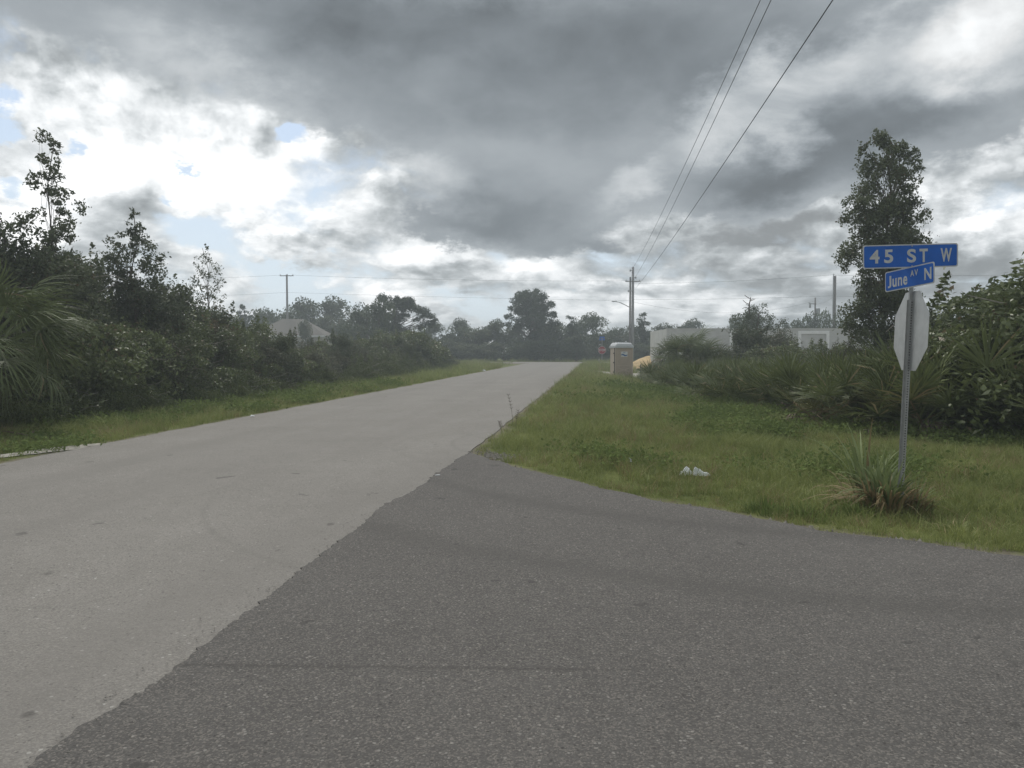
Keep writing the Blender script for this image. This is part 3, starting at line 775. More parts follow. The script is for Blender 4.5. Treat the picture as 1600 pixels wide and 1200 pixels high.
for px in np.arange(340, 560, 22): row.append((px + rng.normal() * 3, 118 + rng.normal() * 4, {0: 487, 1: 494, 2: 480, 3: 490}[int(rng.integers(4))] + rng.normal() * 2, 1.0))
far_row(row, 'tree in the line behind the low house on the left', 'trees behind the left house')
row = []
for px in np.arange(-60, 330, 34): row.append((px, 110 + rng.normal() * 5, 490 + rng.normal() * 4, 1.1))
far_row(row, 'tree in the line behind the left thicket', 'trees behind the left thicket')
row = []
for px in np.arange(640, 1060, 19): row.append((px + rng.normal() * 3, 114 + rng.normal() * 4, 510 + rng.normal() * 4.5, 1.0))
far_row(row, 'tree in the treeline beyond the junction', 'trees beyond the junction')
row = []
for px in np.arange(650, 1050, 17): row.append((px + rng.normal() * 3, 102.5 + rng.normal() * 1.2, 535 + rng.normal() * 5, 1.0))
far_row(row, 'low shrubby tree at the front of the treeline beyond the junction', 'low trees edging the far street')
row = []
for px in np.arange(1060, 1800, 30): row.append((px + rng.normal() * 4, 122 + rng.normal() * 5, 511 + rng.normal() * 4, 1.0))
far_row(row, 'tree in the treeline behind the block house', 'trees behind the block house')
for (px, D, top, k, lab) in [(893, 104, 496, 0, 'slim pine right of the big round-crowned pine'), (906, 108, 508, 1, 'small pine between the big pine and the utility pole'),
                             (1005, 108, 491, 0, 'slim pointed pine just right of the tall utility pole'), (325, 112, 480, 1, 'small pine far behind the airy tree'),
                             (382, 112, 479, 0, 'pointed pine left of the low house'), (772, 110, 502, 1, 'small pine poking above the treeline left of the big pine'),
                             (1226, 118, 500, 1, 'small pine above the block house roofline')]:
    s = Z(top, D) / 7.8
    plant('pine_tree', lab, 'tree', (X(px, D), D, 0), PN[k][0], PN[k][1], rng.uniform(0, 6.28), (s, s, s), cn='crown')
for (px, D, top, w, lab) in [(855, 106, 500, 1.2, 'broad tree at the right foot of the big pine'), (1302, 90, 482, .55, 'small tree in front of the right-hand pole'),
                             (1262, 100, 494, .7, 'rounded tree at the foot of the transformer pole'), (1345, 95, 497, .8, 'rounded tree behind the tall leafy tree'),
                             (1175, 96, 488, .8, 'tree showing above the block house wall'), (743, 108, 506, 1.2, 'rounded tree in the middle of the far treeline'), (478, 96, 492, .42, 'tree beside the low house roof'),
                             (515, 112, 484, .9, 'tree rising behind the right end of the low house')]:
    s = Z(top, D) / 5.2; f = FB[int(rng.integers(4))]
    plant('broad_tree', lab, 'tree', (X(px, D), D, 0), f[0], f[1], rng.uniform(0, 6.28), (s * w, s * w, s), cn='crown')

# ------------------------------------------------------------------ palms
def fan_frond(seed, blades, spread, blen, petiole, droop, width, seg=3, cup=.25, petw=.012):
    """palmate leaf: petiole from the origin outwards along +X then blades fanning in the leaf plane"""
    rs = np.random.default_rng(seed); V = []; F = []; T = []
    # petiole
    n = 5; pr = petw
    pts = []
    for i in range(n):
        t = i / (n - 1); pts.append(np.array([petiole * t, 0, -droop * .12 * petiole * t * t]))
    for i in range(n - 1):
        a, b = pts[i], pts[i + 1]
        k = len(V); V += [a + (0, -pr, 0), a + (0, pr, 0), b + (0, pr, 0), b + (0, -pr, 0)]; F.append((k, k + 1, k + 2, k + 3)); T.append(.7)
        k = len(V); V += [a + (0, 0, -pr), a + (0, 0, pr), b + (0, 0, pr), b + (0, 0, -pr)]; F.append((k, k + 1, k + 2, k + 3)); T.append(.7)
    hub = pts[-1]
    for j in range(blades):
        th = (j / (blades - 1) - .5) * 2 * spread + rs.normal() * .04
        L = blen * (1 - .28 * abs(th / spread) ** 2) * rs.uniform(.85, 1.08)
        d = np.array([math.cos(th), math.sin(th), 0]); side = np.array([-math.sin(th), math.cos(th), 0])
        tilt = cup * rs.uniform(.6, 1.4); tw = rs.normal() * .25
        up = np.array([0, 0, 1.])
        sd_ = side * math.cos(tw) + up * math.sin(tw)
        prev = None; tn = np.clip(rs.normal(.5, .2), 0, 1)
        for i in range(seg + 1):
            t = i / seg
            p = hub + d * L * t * (1 - .12 * droop * t * t) + up * (tilt * L * t - droop * L * t ** 2.2)
            w = width * (.35 + 1.3 * t if t < .45 else (1 - t) * 1.55 + .04)
            cur = (p - sd_ * w, p + sd_ * w)
            if prev is not None:
                k = len(V); V += [prev[0], prev[1], cur[1], cur[0]]; F.append((k, k + 1, k + 2, k + 3)); T.append(tn)
            prev = cur
    return V, F, T
def frond_mesh(m, *a, **k):
    V, F, T = fan_frond(*a, **k); return mesh_np('frond', V, F, m, T)
PF = [frond_mesh(M['palmetto'], 70 + i, 24, 1.75, .66, .62, .10 + .08 * i, .019, 2, .3) for i in range(4)]
PFy = [frond_mesh(M['palmetto_y'], 80 + i, 22, 1.7, .62, .55, .25, .014, 2, .2) for i in range(2)]
PFd = [frond_mesh(M['palmetto_d'], 90 + i, 18, 1.5, .55, .5, .6, .015, 2, .05) for i in range(2)]
CP = [frond_mesh(M['palm'], 100 + i, 40, 2.1, .95, 1.0, .55 + .12 * i, .016, 5, .2, petw=.02) for i in range(3)]
CPd = [frond_mesh(M['palmetto_d'], 110 + i, 26, 1.9, .8, .8, .9, .017, 4, .0, petw=.018) for i in range(2)]

def fan_plant(name, label, cat, x, y, n, s, group=None, yellow=.05, dead=.12, fronds=None, dfr=None, hz=.25, el0=(.15, 1.25), trunk=None):
    z = float(terrain(x, y))
    r = thing(name, label, cat, (x, y, z), rng.uniform(0, 6.28), group)
    if trunk:
        mb = MB(); mb.tube([(0, 0, -.1), (.02, 0, trunk * .5), (0, 0, trunk)], [.2, .17, .15], 9); mb.build('trunk', M['bark'], r)
        hz = trunk
    for i in range(n):
        u = rng.random()
        if u < dead: me = (dfr or PFd)[int(rng.integers(2))]; e = rng.uniform(-.5, .15)
        elif u < dead + yellow: me = PFy[int(rng.integers(2))]; e = rng.uniform(.1, .7)
        else: me = (fronds or PF)[int(rng.integers(len(fronds or PF)))]; e = rng.uniform(*el0)
        o = new_obj('frond', me, r)
        o.rotation_euler = (rng.normal() * .3, -e, i * 2.399 + rng.normal() * .25)
        o.location = (rng.normal() * .10, rng.normal() * .10, hz * rng.uniform(.4, 1.) if not trunk else hz + rng.uniform(-.12, .1))
        k = s * rng.uniform(.8, 1.12); o.scale = (k, k, k)
    return r

# left cabbage palm
r = fan_plant('cabbage_palm', 'cabbage palm with drooping fan fronds at the left edge', 'palm', X(-22, 14.4), 14.4, 36, 1.0, fronds=CP, dfr=CPd, dead=.1, yellow=0, trunk=1.75, el0=(-.5, 1.1))
fan_plant('dead_palmetto', 'reddish brown dead palmetto low at the left edge under the palm', 'palmetto', X(5, 14.2), 14.2, 9, .8, dead=.8)
# right bank of saw palmetto: front row nearest the grass, then rows behind
def px_line(y): return np.interp(y, [10, 13, 14, 17, 25, 33, 42, 60], [9.6, 8.4, 7.1, 6.6, 6.3, 6.6, 7.6, 9.5])
yy = 12.2; k = 0
ORD = ['nearest', 'second', 'third', 'fourth', 'fifth', 'sixth', 'seventh', 'eighth', 'ninth', 'tenth', 'eleventh', 'twelfth', 'thirteenth', 'fourteenth', 'fifteenth', 'sixteenth', 'seventeenth', 'eighteenth', 'nineteenth', 'twentieth']
def front_label(i):
    return f'{ORD[i]} saw palmetto in the front row along the grass, counted from the right edge' if i < 20 else 'far small saw palmetto at the toilet end of the front row'
while yy < 44:
    d0 = .85 if yy < 20 else (1.15 if yy < 30 else 1.5)
    rows = 5 if yy < 22 else 4
    for row in range(rows):
        x = float(px_line(yy)) + .4 + row * 1.0 + rng.normal() * .2
        y_ = yy + rng.uniform(-.35, .35)
        s = rng.uniform(.9, 1.15) * (1.02 if row == 0 else 1.0 + (.08 if yy < 17 else .0) * row) * (1.12 if yy < 17 else 1.0) * (.92 if yy > 28 else 1)
        nfr = 17 if yy < 20 else 15
        fan_plant('saw_palmetto', front_label(k) if row == 0 else f'saw palmetto in the {ORD[row]} row of the bank, counted from the grass', 'palmetto', x, y_, nfr, s,
                  'front palmettos of the right bank' if row == 0 else f'{ORD[row]} row palmettos of the right bank', yellow=.08 if row < 2 and yy < 18 else .03, dead=.14 if row == 0 else .05, hz=.35 + (.2 if yy < 17 else .07) * row)
    yy += d0; k += 1
# the yellowing one left of the post
fan_plant('yellow_palmetto', 'yellowing palmetto at the foot of the bank left of the post', 'palmetto', 6.35, 15.8, 12, 1.0, yellow=.5, dead=.15, hz=.35)
# clump of young cabbage palms near the toilet
for (px, D, s, t_, lab) in [(1062, 42, 1.2, 1.3, 'tall young fan palm in the clump right of the portable toilet'), (1092, 41, 1.1, .9, 'shorter fan palm at the right of the clump by the toilet'),
                            (1045, 43.5, 1.05, .8, 'fan palm at the left of the clump by the toilet'), (1078, 45, 1.15, 1.4, 'fan palm at the back of the clump by the toilet'), (1120, 40, 1.0, .9, 'fan palm where the clump meets the palmetto bank')]:
    fan_plant('fan_palm', lab, 'palm', X(px, D), D, 34, s, fronds=CP + PF, dfr=CPd, dead=.22, yellow=0, trunk=t_, el0=(-.35, 1.35))
for i, (px, D, s) in enumerate([(1035, 41, .75), (1055, 39.5, .8), (1085, 38.5, .8), (1110, 37, .85), (1020, 43.5, .6), (1070, 42, .95)]):
    put_shrub(SG[i % 2] if i % 3 else SH[3], X(px, D), D, s, 'grey-brown bush at the foot of the fan palm clump', 'bushes under the fan palm clump', hz=.8)

# ------------------------------------------------------------------ grass
def pts_object(name, P, scale, idx, coll, kind='stuff', label=None):
    me = bpy.data.meshes.new(name); me.vertices.add(len(P)); me.vertices.foreach_set('co', np.asarray(P, np.float32).ravel())
    a = me.attributes.new('sc', 'FLOAT', 'POINT'); a.data.foreach_set('value', np.asarray(scale, np.float32))
    a = me.attributes.new('vi', 'INT', 'POINT'); a.data.foreach_set('value', np.asarray(idx, np.int32))
    a = me.attributes.new('rz', 'FLOAT', 'POINT'); a.data.foreach_set('value', rng.uniform(0, 6.28, len(P)).astype(np.float32))
    o = new_obj(name, me); tag(o, label, kind=kind)
    ng = bpy.data.node_groups.new(name, 'GeometryNodeTree')
    ng.interface.new_socket('Geometry', in_out='INPUT', socket_type='NodeSocketGeometry')
    ng.interface.new_socket('Geometry', in_out='OUTPUT', socket_type='NodeSocketGeometry')
    gi = ng.nodes.new('NodeGroupInput'); go = ng.nodes.new('NodeGroupOutput')
    iop = ng.nodes.new('GeometryNodeInstanceOnPoints'); ci = ng.nodes.new('GeometryNodeCollectionInfo')
    ci.inputs['Collection'].default_value = coll; ci.inputs['Separate Children'].default_value = True; ci.inputs['Reset Children'].default_value = True
    def attr(nm, ty):
        n = ng.nodes.new('GeometryNodeInputNamedAttribute'); n.data_type = ty; n.inputs['Name'].default_value = nm; return n.outputs['Attribute']
    cx = ng.nodes.new('ShaderNodeCombineXYZ')
    L = ng.links.new
    L(gi.outputs[0], iop.inputs['Points']); L(ci.outputs[0], iop.inputs['Instance']); iop.inputs['Pick Instance'].default_value = True
    L(attr('vi', 'INT'), iop.inputs['Instance Index']); L(attr('sc', 'FLOAT'), iop.inputs['Scale'])
    L(attr('rz', 'FLOAT'), cx.inputs[2]); L(cx.outputs[0], iop.inputs['Rotation'])
    L(iop.outputs[0], go.inputs[0])
    md = o.modifiers.new('scatter', 'NODES'); md.node_group = ng
    return o
def blade_tuft(seed, n, h, w, spread, lean, m, seg=2):
    rs = np.random.default_rng(seed); V = []; F = []; T = []
    for _ in range(n):
        a = rs.uniform(0, 6.28); r = spread * math.sqrt(rs.random()); bx, by = r * math.cos(a), r * math.sin(a)
        la = rs.uniform(0, 6.28); l = lean * rs.uniform(.2, 1.3); H = h * rs.uniform(.5, 1.25); sa = rs.uniform(0, 6.28)
        sx, sy = math.cos(sa) * w / 2, math.sin(sa) * w / 2; prev = None; tn = np.clip(rs.normal(.5, .22), 0, 1)
        for i in range(seg + 1):
            t = i / seg; x = bx + math.cos(la) * l * H * t ** 2; y_ = by + math.sin(la) * l * H * t ** 2; z = H * t * (1 - .25 * l * t) - .02
            ww = 1 - t * .9
            cur = ((x - sx * ww, y_ - sy * ww, z), (x + sx * ww, y_ + sy * ww, z))
            if prev: k = len(V); V += [prev[0], prev[1], cur[1], cur[0]]; F.append((k, k + 1, k + 2, k + 3)); T.append(tn)
            prev = cur
    return V, F, T
def tuft_coll(name, lst):
    c = bpy.data.collections.new(name)
    for i, (V, F, T, m) in enumerate(lst):
        o = bpy.data.objects.new(f'{name}_{i}', mesh_np(name, V, F, m, T)); c.objects.link(o)
    return c
gc = tuft_coll('grass_tuft', [blade_tuft(200 + i, 22, .10, .006, .09, .8, None) + (M['grass'],) for i in range(3)] +
               [blade_tuft(210 + i, 18, .17, .007, .08, .7, None) + (M['grass'],) for i in range(2)] +
               [blade_tuft(215, 14, .16, .006, .08, .8, None) + (M['straw'],)])
def weed(seed, n):
    rs = np.random.default_rng(seed)
    C = np.stack([rs.normal(size=n) * .09, rs.normal(size=n) * .09, np.abs(rs.normal(size=n)) * .05 + .02], 1)
    L = rs.uniform(.02, .045, n); P = leaf_quads(rs, C, L, L * .6, .9)
    return P, quads(n), np.clip(rs.normal(.5, .2, n), 0, 1), M['weed']
wc_ = tuft_coll('weed_tuft', [weed(220 + i, 45) for i in range(3)])

def scatter_area(n, x0, x1, y0, y1):
    return np.stack([rng.uniform(x0, x1, n), rng.uniform(y0, y1, n)], 1)
def nz(P, f, seed=0.):
    return np.array([mnoise.noise(Vector((p[0] * f, p[1] * f, seed))) for p in P])
G = []; S = []
# (x range, y range, tufts per m2, scale)
for (x0, x1, y0, y1, dn, s) in [(-.8, 11, 4.2, 9, 130, 1.0), (-.8, 10, 9, 14, 95, 1.15), (-.4, 10, 14, 22, 60, 1.4), (0, 10, 22, 34, 32, 1.9), (1.5, 13, 34, 54, 15, 2.5), (3, 14, 54, 88, 5, 3.2),
                                (-11, -6, 8, 15, 80, 1.3), (-12, -5.3, 15, 26, 55, 1.5), (-10.5, -3.5, 26, 44, 24, 2.1), (-9, -1, 44, 88, 9, 2.9), (-40, 0, 78, 90, 2, 3.5), (7, 60, 76, 88, 1.5, 3.5), (-60, 60, 96, 103, 2.0, 3.5), (9, 16, 3, 9, 40, 1.3)]:
    P = scatter_area(int((x1 - x0) * (y1 - y0) * dn), x0, x1, y0, y1)
    d = road_dist(P[:, 0], P[:, 1])
    lim = -.01 + .09 * np.abs(np.sin(P[:, 0] * 3.1 + P[:, 1] * 2.3)) * np.abs(np.sin(P[:, 1] * 1.3 + 1.))
    thin = rng.random(len(P)) < np.clip((d - lim) / .22, 0.0, 1) * .6 + .4
    sand = ((np.hypot((P[:, 0] - 8.7) / 3.3, (P[:, 1] - 55.5) / 4.3) < 1) | ((P[:, 1] > 58) & (P[:, 1] < 86) & (P[:, 0] - (-.65 + (P[:, 1] - 11.5) * SL) > 5)))
    c1 = np.cos(R(58)); s1 = np.sin(R(58)); ux = (P[:, 0] + 7.25) * c1 + (P[:, 1] - 11.75) * s1; uy = -(P[:, 0] + 7.25) * s1 + (P[:, 1] - 11.75) * c1
    sand |= (np.hypot(ux / 1.0, uy / .24) < 1) & (rng.random(len(P)) < .8)
    sand |= np.hypot((P[:, 0] + .22) / .34, (P[:, 1] - 11.1) / .35) < 1
    pt_ = nz(P, 1.1, 11.) + .5 * nz(P, 3.3, 12.)
    ok = (d > lim) & thin & ~sand & (rng.random(len(P)) < np.clip(1.15 - 1.6 * np.clip(pt_ - .15, 0, 1), .25, 1))
    P = P[ok]; d = d[ok]
    G.append(P); S.append(s * (.55 + .45 * np.clip(d / .8, 0, 1)) * rng.uniform(.7, 1.3, len(P)) * (1 + .5 * np.clip(nz(P, .9, 2.), -.6, .8)))
G = np.concatenate(G); S = np.concatenate(S)
big = nz(G, .6, 5.)
u = rng.random(len(G))
idx = np.where(u < .62, rng.integers(0, 3, len(G)), rng.integers(3, 5, len(G))); idx = np.where((u > .90) & (big < .2), 5, idx)
idx = np.where((big > .25) & (u < .5), rng.integers(3, 5, len(G)), idx)
pts_object('grass', np.column_stack([G, terrain(G[:, 0], G[:, 1])]), S, idx, gc)
print('grass tufts', len(G))
# broad leaved weeds on the right, thickest before the palmettos
W = scatter_area(14000, -.3, 10, 6, 34)
f = nz(W, .35, 8.) + .55 * sstep(W[:, 0], 2.2, 6.0) * sstep(W[:, 1], 9.5, 13) + .1 * rng.normal(size=len(W))
d = road_dist(W[:, 0], W[:, 1]); W = W[(f > .58) & (d > .6)]
W2 = scatter_area(2600, -10.5, -5, 11, 34); W2 = W2[(nz(W2, .5, 3.) > .12) & (road_dist(W2[:, 0], W2[:, 1]) > .2)]
W = np.concatenate([W, W2])
pts_object('ground_weeds', np.column_stack([W, terrain(W[:, 0], W[:, 1])]), rng.uniform(1.0, 2.1, len(W)) * (1 + np.clip(W[:, 1] - 12, 0, 20) * .04), rng.integers(0, 3, len(W)), wc_)

# ------------------------------------------------------------------ plants in the verge
def blades_plant(seed, n, h, w, m, spread=.12, lean=.8, seg=6, name='blades', dr=1.0):
    rs = np.random.default_rng(seed); V = []; F = []; T = []
    for _ in range(n):
        a = rs.uniform(0, 6.28); r = spread * rs.random(); bx, by = r * math.cos(a), r * math.sin(a)
        la = a + rs.normal() * .5; l = lean * rs.uniform(.2, 1.3); H = h * rs.uniform(.55, 1.15); tn = np.clip(rs.normal(.5, .25), 0, 1); prev = None
        sx, sy = -math.sin(la), math.cos(la)
        for i in range(seg + 1):
            t = i / seg; out = l * H * (t ** 1.5) * .8; z = H * (t * (1 - .15 * l) - dr * .5 * l * t ** 3) - .02
            x = bx + math.cos(la) * out; y_ = by + math.sin(la) * out; ww = w * .5 * (.7 + .6 * t if t < .4 else 1.55 * (1 - t) + .03)
            tw = .3 * t
            cur = ((x - sx * ww, y_ - sy * ww, z + tw * ww), (x + sx * ww, y_ + sy * ww, z - tw * ww))
            if prev: k = len(V); V += [prev[0], prev[1], cur[1], cur[0]]; F.append((k, k + 1, k + 2, k + 3)); T.append(tn)
            prev = cur
    return mesh_np(name, V, F, m, T)
SX, SY = 3.79, 7.45
r = thing('blade_leaf_plant', 'clump of long green strap leaves at the foot of the sign post', 'plant', (SX - .12, SY + .06, float(terrain(SX, SY)) + .03))
new_obj('leaves', blades_plant(301, 90, .68, .034, M['broad'], .12, .85), r)
new_obj('dead_leaves', blades_plant(302, 150, .55, .024, M['straw'], .20, 1.3), r)
r = thing('blade_leaf_plant', 'tall spiky green plant left of the sign post', 'plant', (SX - .14, SY + .40, float(terrain(SX, SY + .40)) + .04))
new_obj('leaves', blades_plant(303, 38, 1.0, .034, M['broad'], .12, .6, dr=.6), r)
new_obj('dead_leaves', blades_plant(304, 50, .5, .026, M['straw'], .25, 1.2), r)
r = thing('dry_grass_clump', 'brownish dry grass clump right of the sign post', 'plant', (SX + .22, SY + .16, float(terrain(SX, SY))))
new_obj('leaves', blades_plant(305, 80, .45, .016, M['straw'], .16, .9), r)
new_obj('green_leaves', blades_plant(306, 90, .46, .014, M['broad'], .18, .9), r)
for i, (px, py, s, lab) in enumerate([(1340, 800, 1.2, 'dark green grass clump by the pavement left of the sign post'), (1200, 798, 1.0, 'dark low grass clump at the curb of the side street'), (1265, 805, 1.1, 'dark grass clump between the litter and the sign post'),
                                  (375, 640, 1.3, 'dark green tuft at the left road edge'), (250, 665, 1.0, 'small dark tuft near the left road edge'), (1500, 830, .9, 'low grass clump near the right edge of the view'), (590, 605, 1.2, 'small tuft in the left verge far along the road')]):
    D = CAM_Z * 1200 / (py - 546)
    if i == 4: D = 16.5
    me = blades_plant(310 + i, 220 if D < 12 else 160, .2 if D < 12 else .35, .011, M['grass'] if i in (5,) else M['weed'], .26, .8, 4, 'leaves')
    o = new_obj('grass_clump', me); o.location = (X(px, D), D, float(terrain(X(px, D), D))); o.scale = (s, s, s)
    tag(o, lab, 'plant')
# seed stalks at the road edge
def stalk(px, D, h, lean, lab):
    mb = MB(); x = X(px, D); n = 9
    pts = [(x + lean * (i / n) ** 2, D, float(terrain(x, D)) + h * i / n) for i in range(n + 1)]
    mb.tube(pts, [.006 * (1 - .6 * i / n) for i in range(n + 1)], 4)
    for i in range(5, n + 1):
        for s in (-1, 1):
            p = pts[i]; mb.tube([p, (p[0] + s * .035, p[1] + .01, p[2] + .03)], [.006, .003], 4)
    o = mb.build('weed_stalk', M['bark']); tag(o, lab, 'weed')
stalk(801, 15.8, .62, -.09, 'tall dry seed stalk leaning left over the road edge')
stalk(806, 15.2, .35, .04, 'short dry seed stalk beside the tall one at the road edge')
stalk(783, 14.2, .22, -.03, 'small dry stalk nearest along the right road edge')

# rubble of pale stone at the corner: too small to count
rs = np.random.default_rng(8); mb = MB()
for i in range(300):
    if i < 260: x, y_ = -.20 + rs.normal() * .17, 11.15 + rs.normal() * .26
    else: x = rs.uniform(-.2, 3.4); y_ = float(curve_y(x)) + abs(rs.normal()) * .05 + .03
    if road_dist(x, y_) < .0: continue
    s = rs.uniform(.008, .026); a = rs.uniform(0, 6.28)
    V = [(x + math.cos(a + k * 1.57) * s * rs.uniform(.6, 1.1), y_ + math.sin(a + k * 1.57) * s * rs.uniform(.6, 1.1), float(terrain(x, y_)) + .012) for k in range(4)]
    top = (x, y_, float(terrain(x, y_)) + .012 + s * .9)
    base = [(v[0], v[1], v[2] - .03) for v in V]
    mb.add(V + [top] + base, [(0, 1, 4), (1, 2, 4), (2, 3, 4), (3, 0, 4), (0, 5, 6, 1), (1, 6, 7, 2), (2, 7, 8, 3), (3, 8, 5, 0)])
tag(mb.build('gravel', M['rubble']), kind='stuff')

# grit lying along the paving seam and the pavement edges
mb = MB(); rs = np.random.default_rng(18)
def chip(x, y_, z, s):
    a = rs.uniform(0, 6.28); q = [(x + math.cos(a + k * 1.57) * s * rs.uniform(.6, 1.1), y_ + math.sin(a + k * 1.57) * s * rs.uniform(.6, 1.1), z) for k in range(4)]
    mb.add(q + [(x, y_, z + s * .8)], [(0, 1, 4), (1, 2, 4), (2, 3, 4), (3, 0, 4)])
for i in range(900):
    if i < 450:
        y_ = rs.uniform(1.8, 11.6); x = float(np.interp(y_, [q[1] for q in seam], [q[0] for q in seam])) + rs.normal() * .10; z = .009
    elif i < 750:
        x = rs.uniform(-.5, 5.5); y_ = float(curve_y(x)) - abs(rs.normal()) * .22 - .03; z = .009
    else:
        y_ = rs.uniform(9, 30); x = right_edge(y_) - ROAD_W + abs(rs.normal()) * .16 + .02; z = .001
    chip(x, y_, z, rs.uniform(.003, .009))
tag(mb.build('road_grit', M['rubble']), kind='stuff')

# ------------------------------------------------------------------ text helper
def text_mesh(body, size, m, name, bold=.0, sx=1.0, extrude=.0008, spacing=1.0):
    c = bpy.data.curves.new(name, 'FONT'); c.body = body; c.size = size; c.extrude = extrude; c.offset = bold
    c.align_x = 'CENTER'; c.align_y = 'CENTER'; c.space_character = spacing
    o = bpy.data.objects.new('tmp', c); col.objects.link(o)
    dg = bpy.context.evaluated_depsgraph_get(); me = bpy.data.meshes.new_from_object(o.evaluated_get(dg))
    bpy.data.objects.remove(o); bpy.data.curves.remove(c)
    me.name = name; me.materials.clear(); me.materials.append(m)
    for v in me.vertices: v.co.x *= sx
    # stand upright, facing -Y
    me.transform(Matrix.Rotation(math.pi / 2, 4, 'X'))
    return me
def rrect(w, h, r, n=5):
    o = []
    for cx, cz, a0 in ((w / 2 - r, h / 2 - r, 0), (-w / 2 + r, h / 2 - r, 90), (-w / 2 + r, -h / 2 + r, 180), (w / 2 - r, -h / 2 + r, 270)):
        for k in range(n + 1):
            a = R(a0 + 90 * k / n); o.append((cx + r * math.cos(a), cz + r * math.sin(a)))
    return o
def plate(parent, name, w, h, z, rz, rx=0, ry=0, y=0, x=0, label=None):
    p = MB().prism(rrect(w, h, .022), -.002, .002).build(name, M['legend'], parent)
    p.location = (x, y, z); p.rotation_euler = (rx, ry, rz)
    if label: p['label'] = label
    f = MB().prism(rrect(w - .022, h - .022, .017), -.0034, .0034).build('panel', M['blue'], p)
    return p
# near stop sign, seen from behind and edge-on to the traffic of the side street
GZ0 = float(terrain(SX, SY))
post = thing('stop_sign', 'back of a stop sign on a perforated post carrying two blue street names', 'sign', (SX, SY, GZ0), 0)
post.rotation_euler = (0, R(1.7), 0)
H_POST = 2.10
mb = MB()
w2 = .025
prof = [(-.034, .0), (-.020, .0), (-.014, -.028), (.014, -.028), (.020, .0), (.034, .0), (.034, .004), (.022, .004), (.016, -.024), (-.016, -.024), (-.022, .004), (-.034, .004)]
n = len(prof)
V = [(a, b, -.3) for a, b in prof] + [(a, b, H_POST) for a, b in prof]
mb.add(V, [tuple(range(n)), tuple(range(n, 2 * n))] + [(i, (i + 1) % n, (i + 1) % n + n, i + n) for i in range(n)])
po = mb.build('post', M['galv'], post)
mb = MB()
z = .02
while z < H_POST - .01:
    mb.tube([(0, -.0262, z), (0, -.0296, z)], .0064, 8); z += .0254
mb.build('post_holes', M['hole'], po)
po['label'] = 'galvanised channel post with a row of holes'
# octagon plate is beyond the post, turned so that it appears narrow
oct_ = [(.381 / math.cos(math.pi / 8) * math.cos(math.pi / 8 + k * math.pi / 4), .381 / math.cos(math.pi / 8) * math.sin(math.pi / 8 + k * math.pi / 4)) for k in range(8)]
mb = MB().prism(oct_, -.0015, .0015)
pl = mb.build('sign_plate', M['sign_back'], post); pl.location = (.016, .0, 1.80); pl.rotation_euler = (0, 0, R(-95))
# its face, away from the camera
fr = MB().prism([(a * .955, b * .955) for a, b in oct_], .0016, .0024).build('sign_face', M['red'], pl)
tx = text_mesh('STOP', .34, M['legend'], 'lettering', .006, .82); tx.transform(Matrix.Rotation(math.pi, 4, 'Z')); to = new_obj('lettering', tx, pl); to.location = (0, .0035, 0)
for z in (1.54, 2.06): 
    b_ = MB().tube([(0, -.034, z), (0, .05, z)], .007, 6).build('bolt', M['galv'], post)
# street name blades
big = plate(post, 'street_name_plate', .915, .226, Z(400, SY) - GZ0, R(0), ry=R(-3.2), y=-.0, x=X(1417.5, SY) - SX - .069, label='wide blue plate reading 45 ST W')
def letter(parent, ch, u, v, w, h, bold):
    me = text_mesh(ch, .18, M['legend'], 'lettering', bold, 1.0)
    xs_ = [q.co.x for q in me.vertices]; zs_ = [q.co.z for q in me.vertices]
    cx_, cz_ = (max(xs_) + min(xs_)) / 2, (max(zs_) + min(zs_)) / 2
    kx, kz = w / (max(xs_) - min(xs_)), h / (max(zs_) - min(zs_))
    for q in me.vertices: q.co.x = (q.co.x - cx_) * kx; q.co.z = (q.co.z - cz_) * kz
    o = new_obj('lettering', me, parent); o.location = (u, -.0042, v); return o
for s, px, w in (('4', 1361.7, .094), ('5', 1383.5, .086), ('S', 1419, .086), ('T', 1437.8, .080), ('W', 1472.8, .108)):
    letter(big, s, (px - 1417.5) / 1200 * SY, .002, w, .130, .0050)
# brackets
MB().box(-.016, -.012, H_POST - .01, .016, .012, Z(419, SY) - GZ0 + .012).build('bracket', M['galv'], post)
for zz in (.095, -.095):
    b_ = MB().tube([(0, -.01, 0), (0, .01, 0)], .006, 6).build('bolt', M['galv'], big); b_.location = ((1419.5 - 1417.5) / 1200 * SY, 0, zz)
sm = plate(post, 'street_name_plate', .61, .20, Z(434.5, SY) - GZ0, R(-74), ry=R(-4.6), y=-.05, x=X(1415.5, SY) - SX - .085, label='tilted blue plate reading June AV N')
for s, u, v, w, h in (('J', -.243, -.006, .046, .118), ('u', -.178, -.022, .054, .084), ('n', -.108, -.021, .054, .084), ('e', -.042, -.022, .050, .084),
                      ('A', .045, .034, .044, .058), ('V', .094, .034, .042, .058), ('N', .232, .0, .082, .112)):
    letter(sm, s, u, v, w, h, .0040)

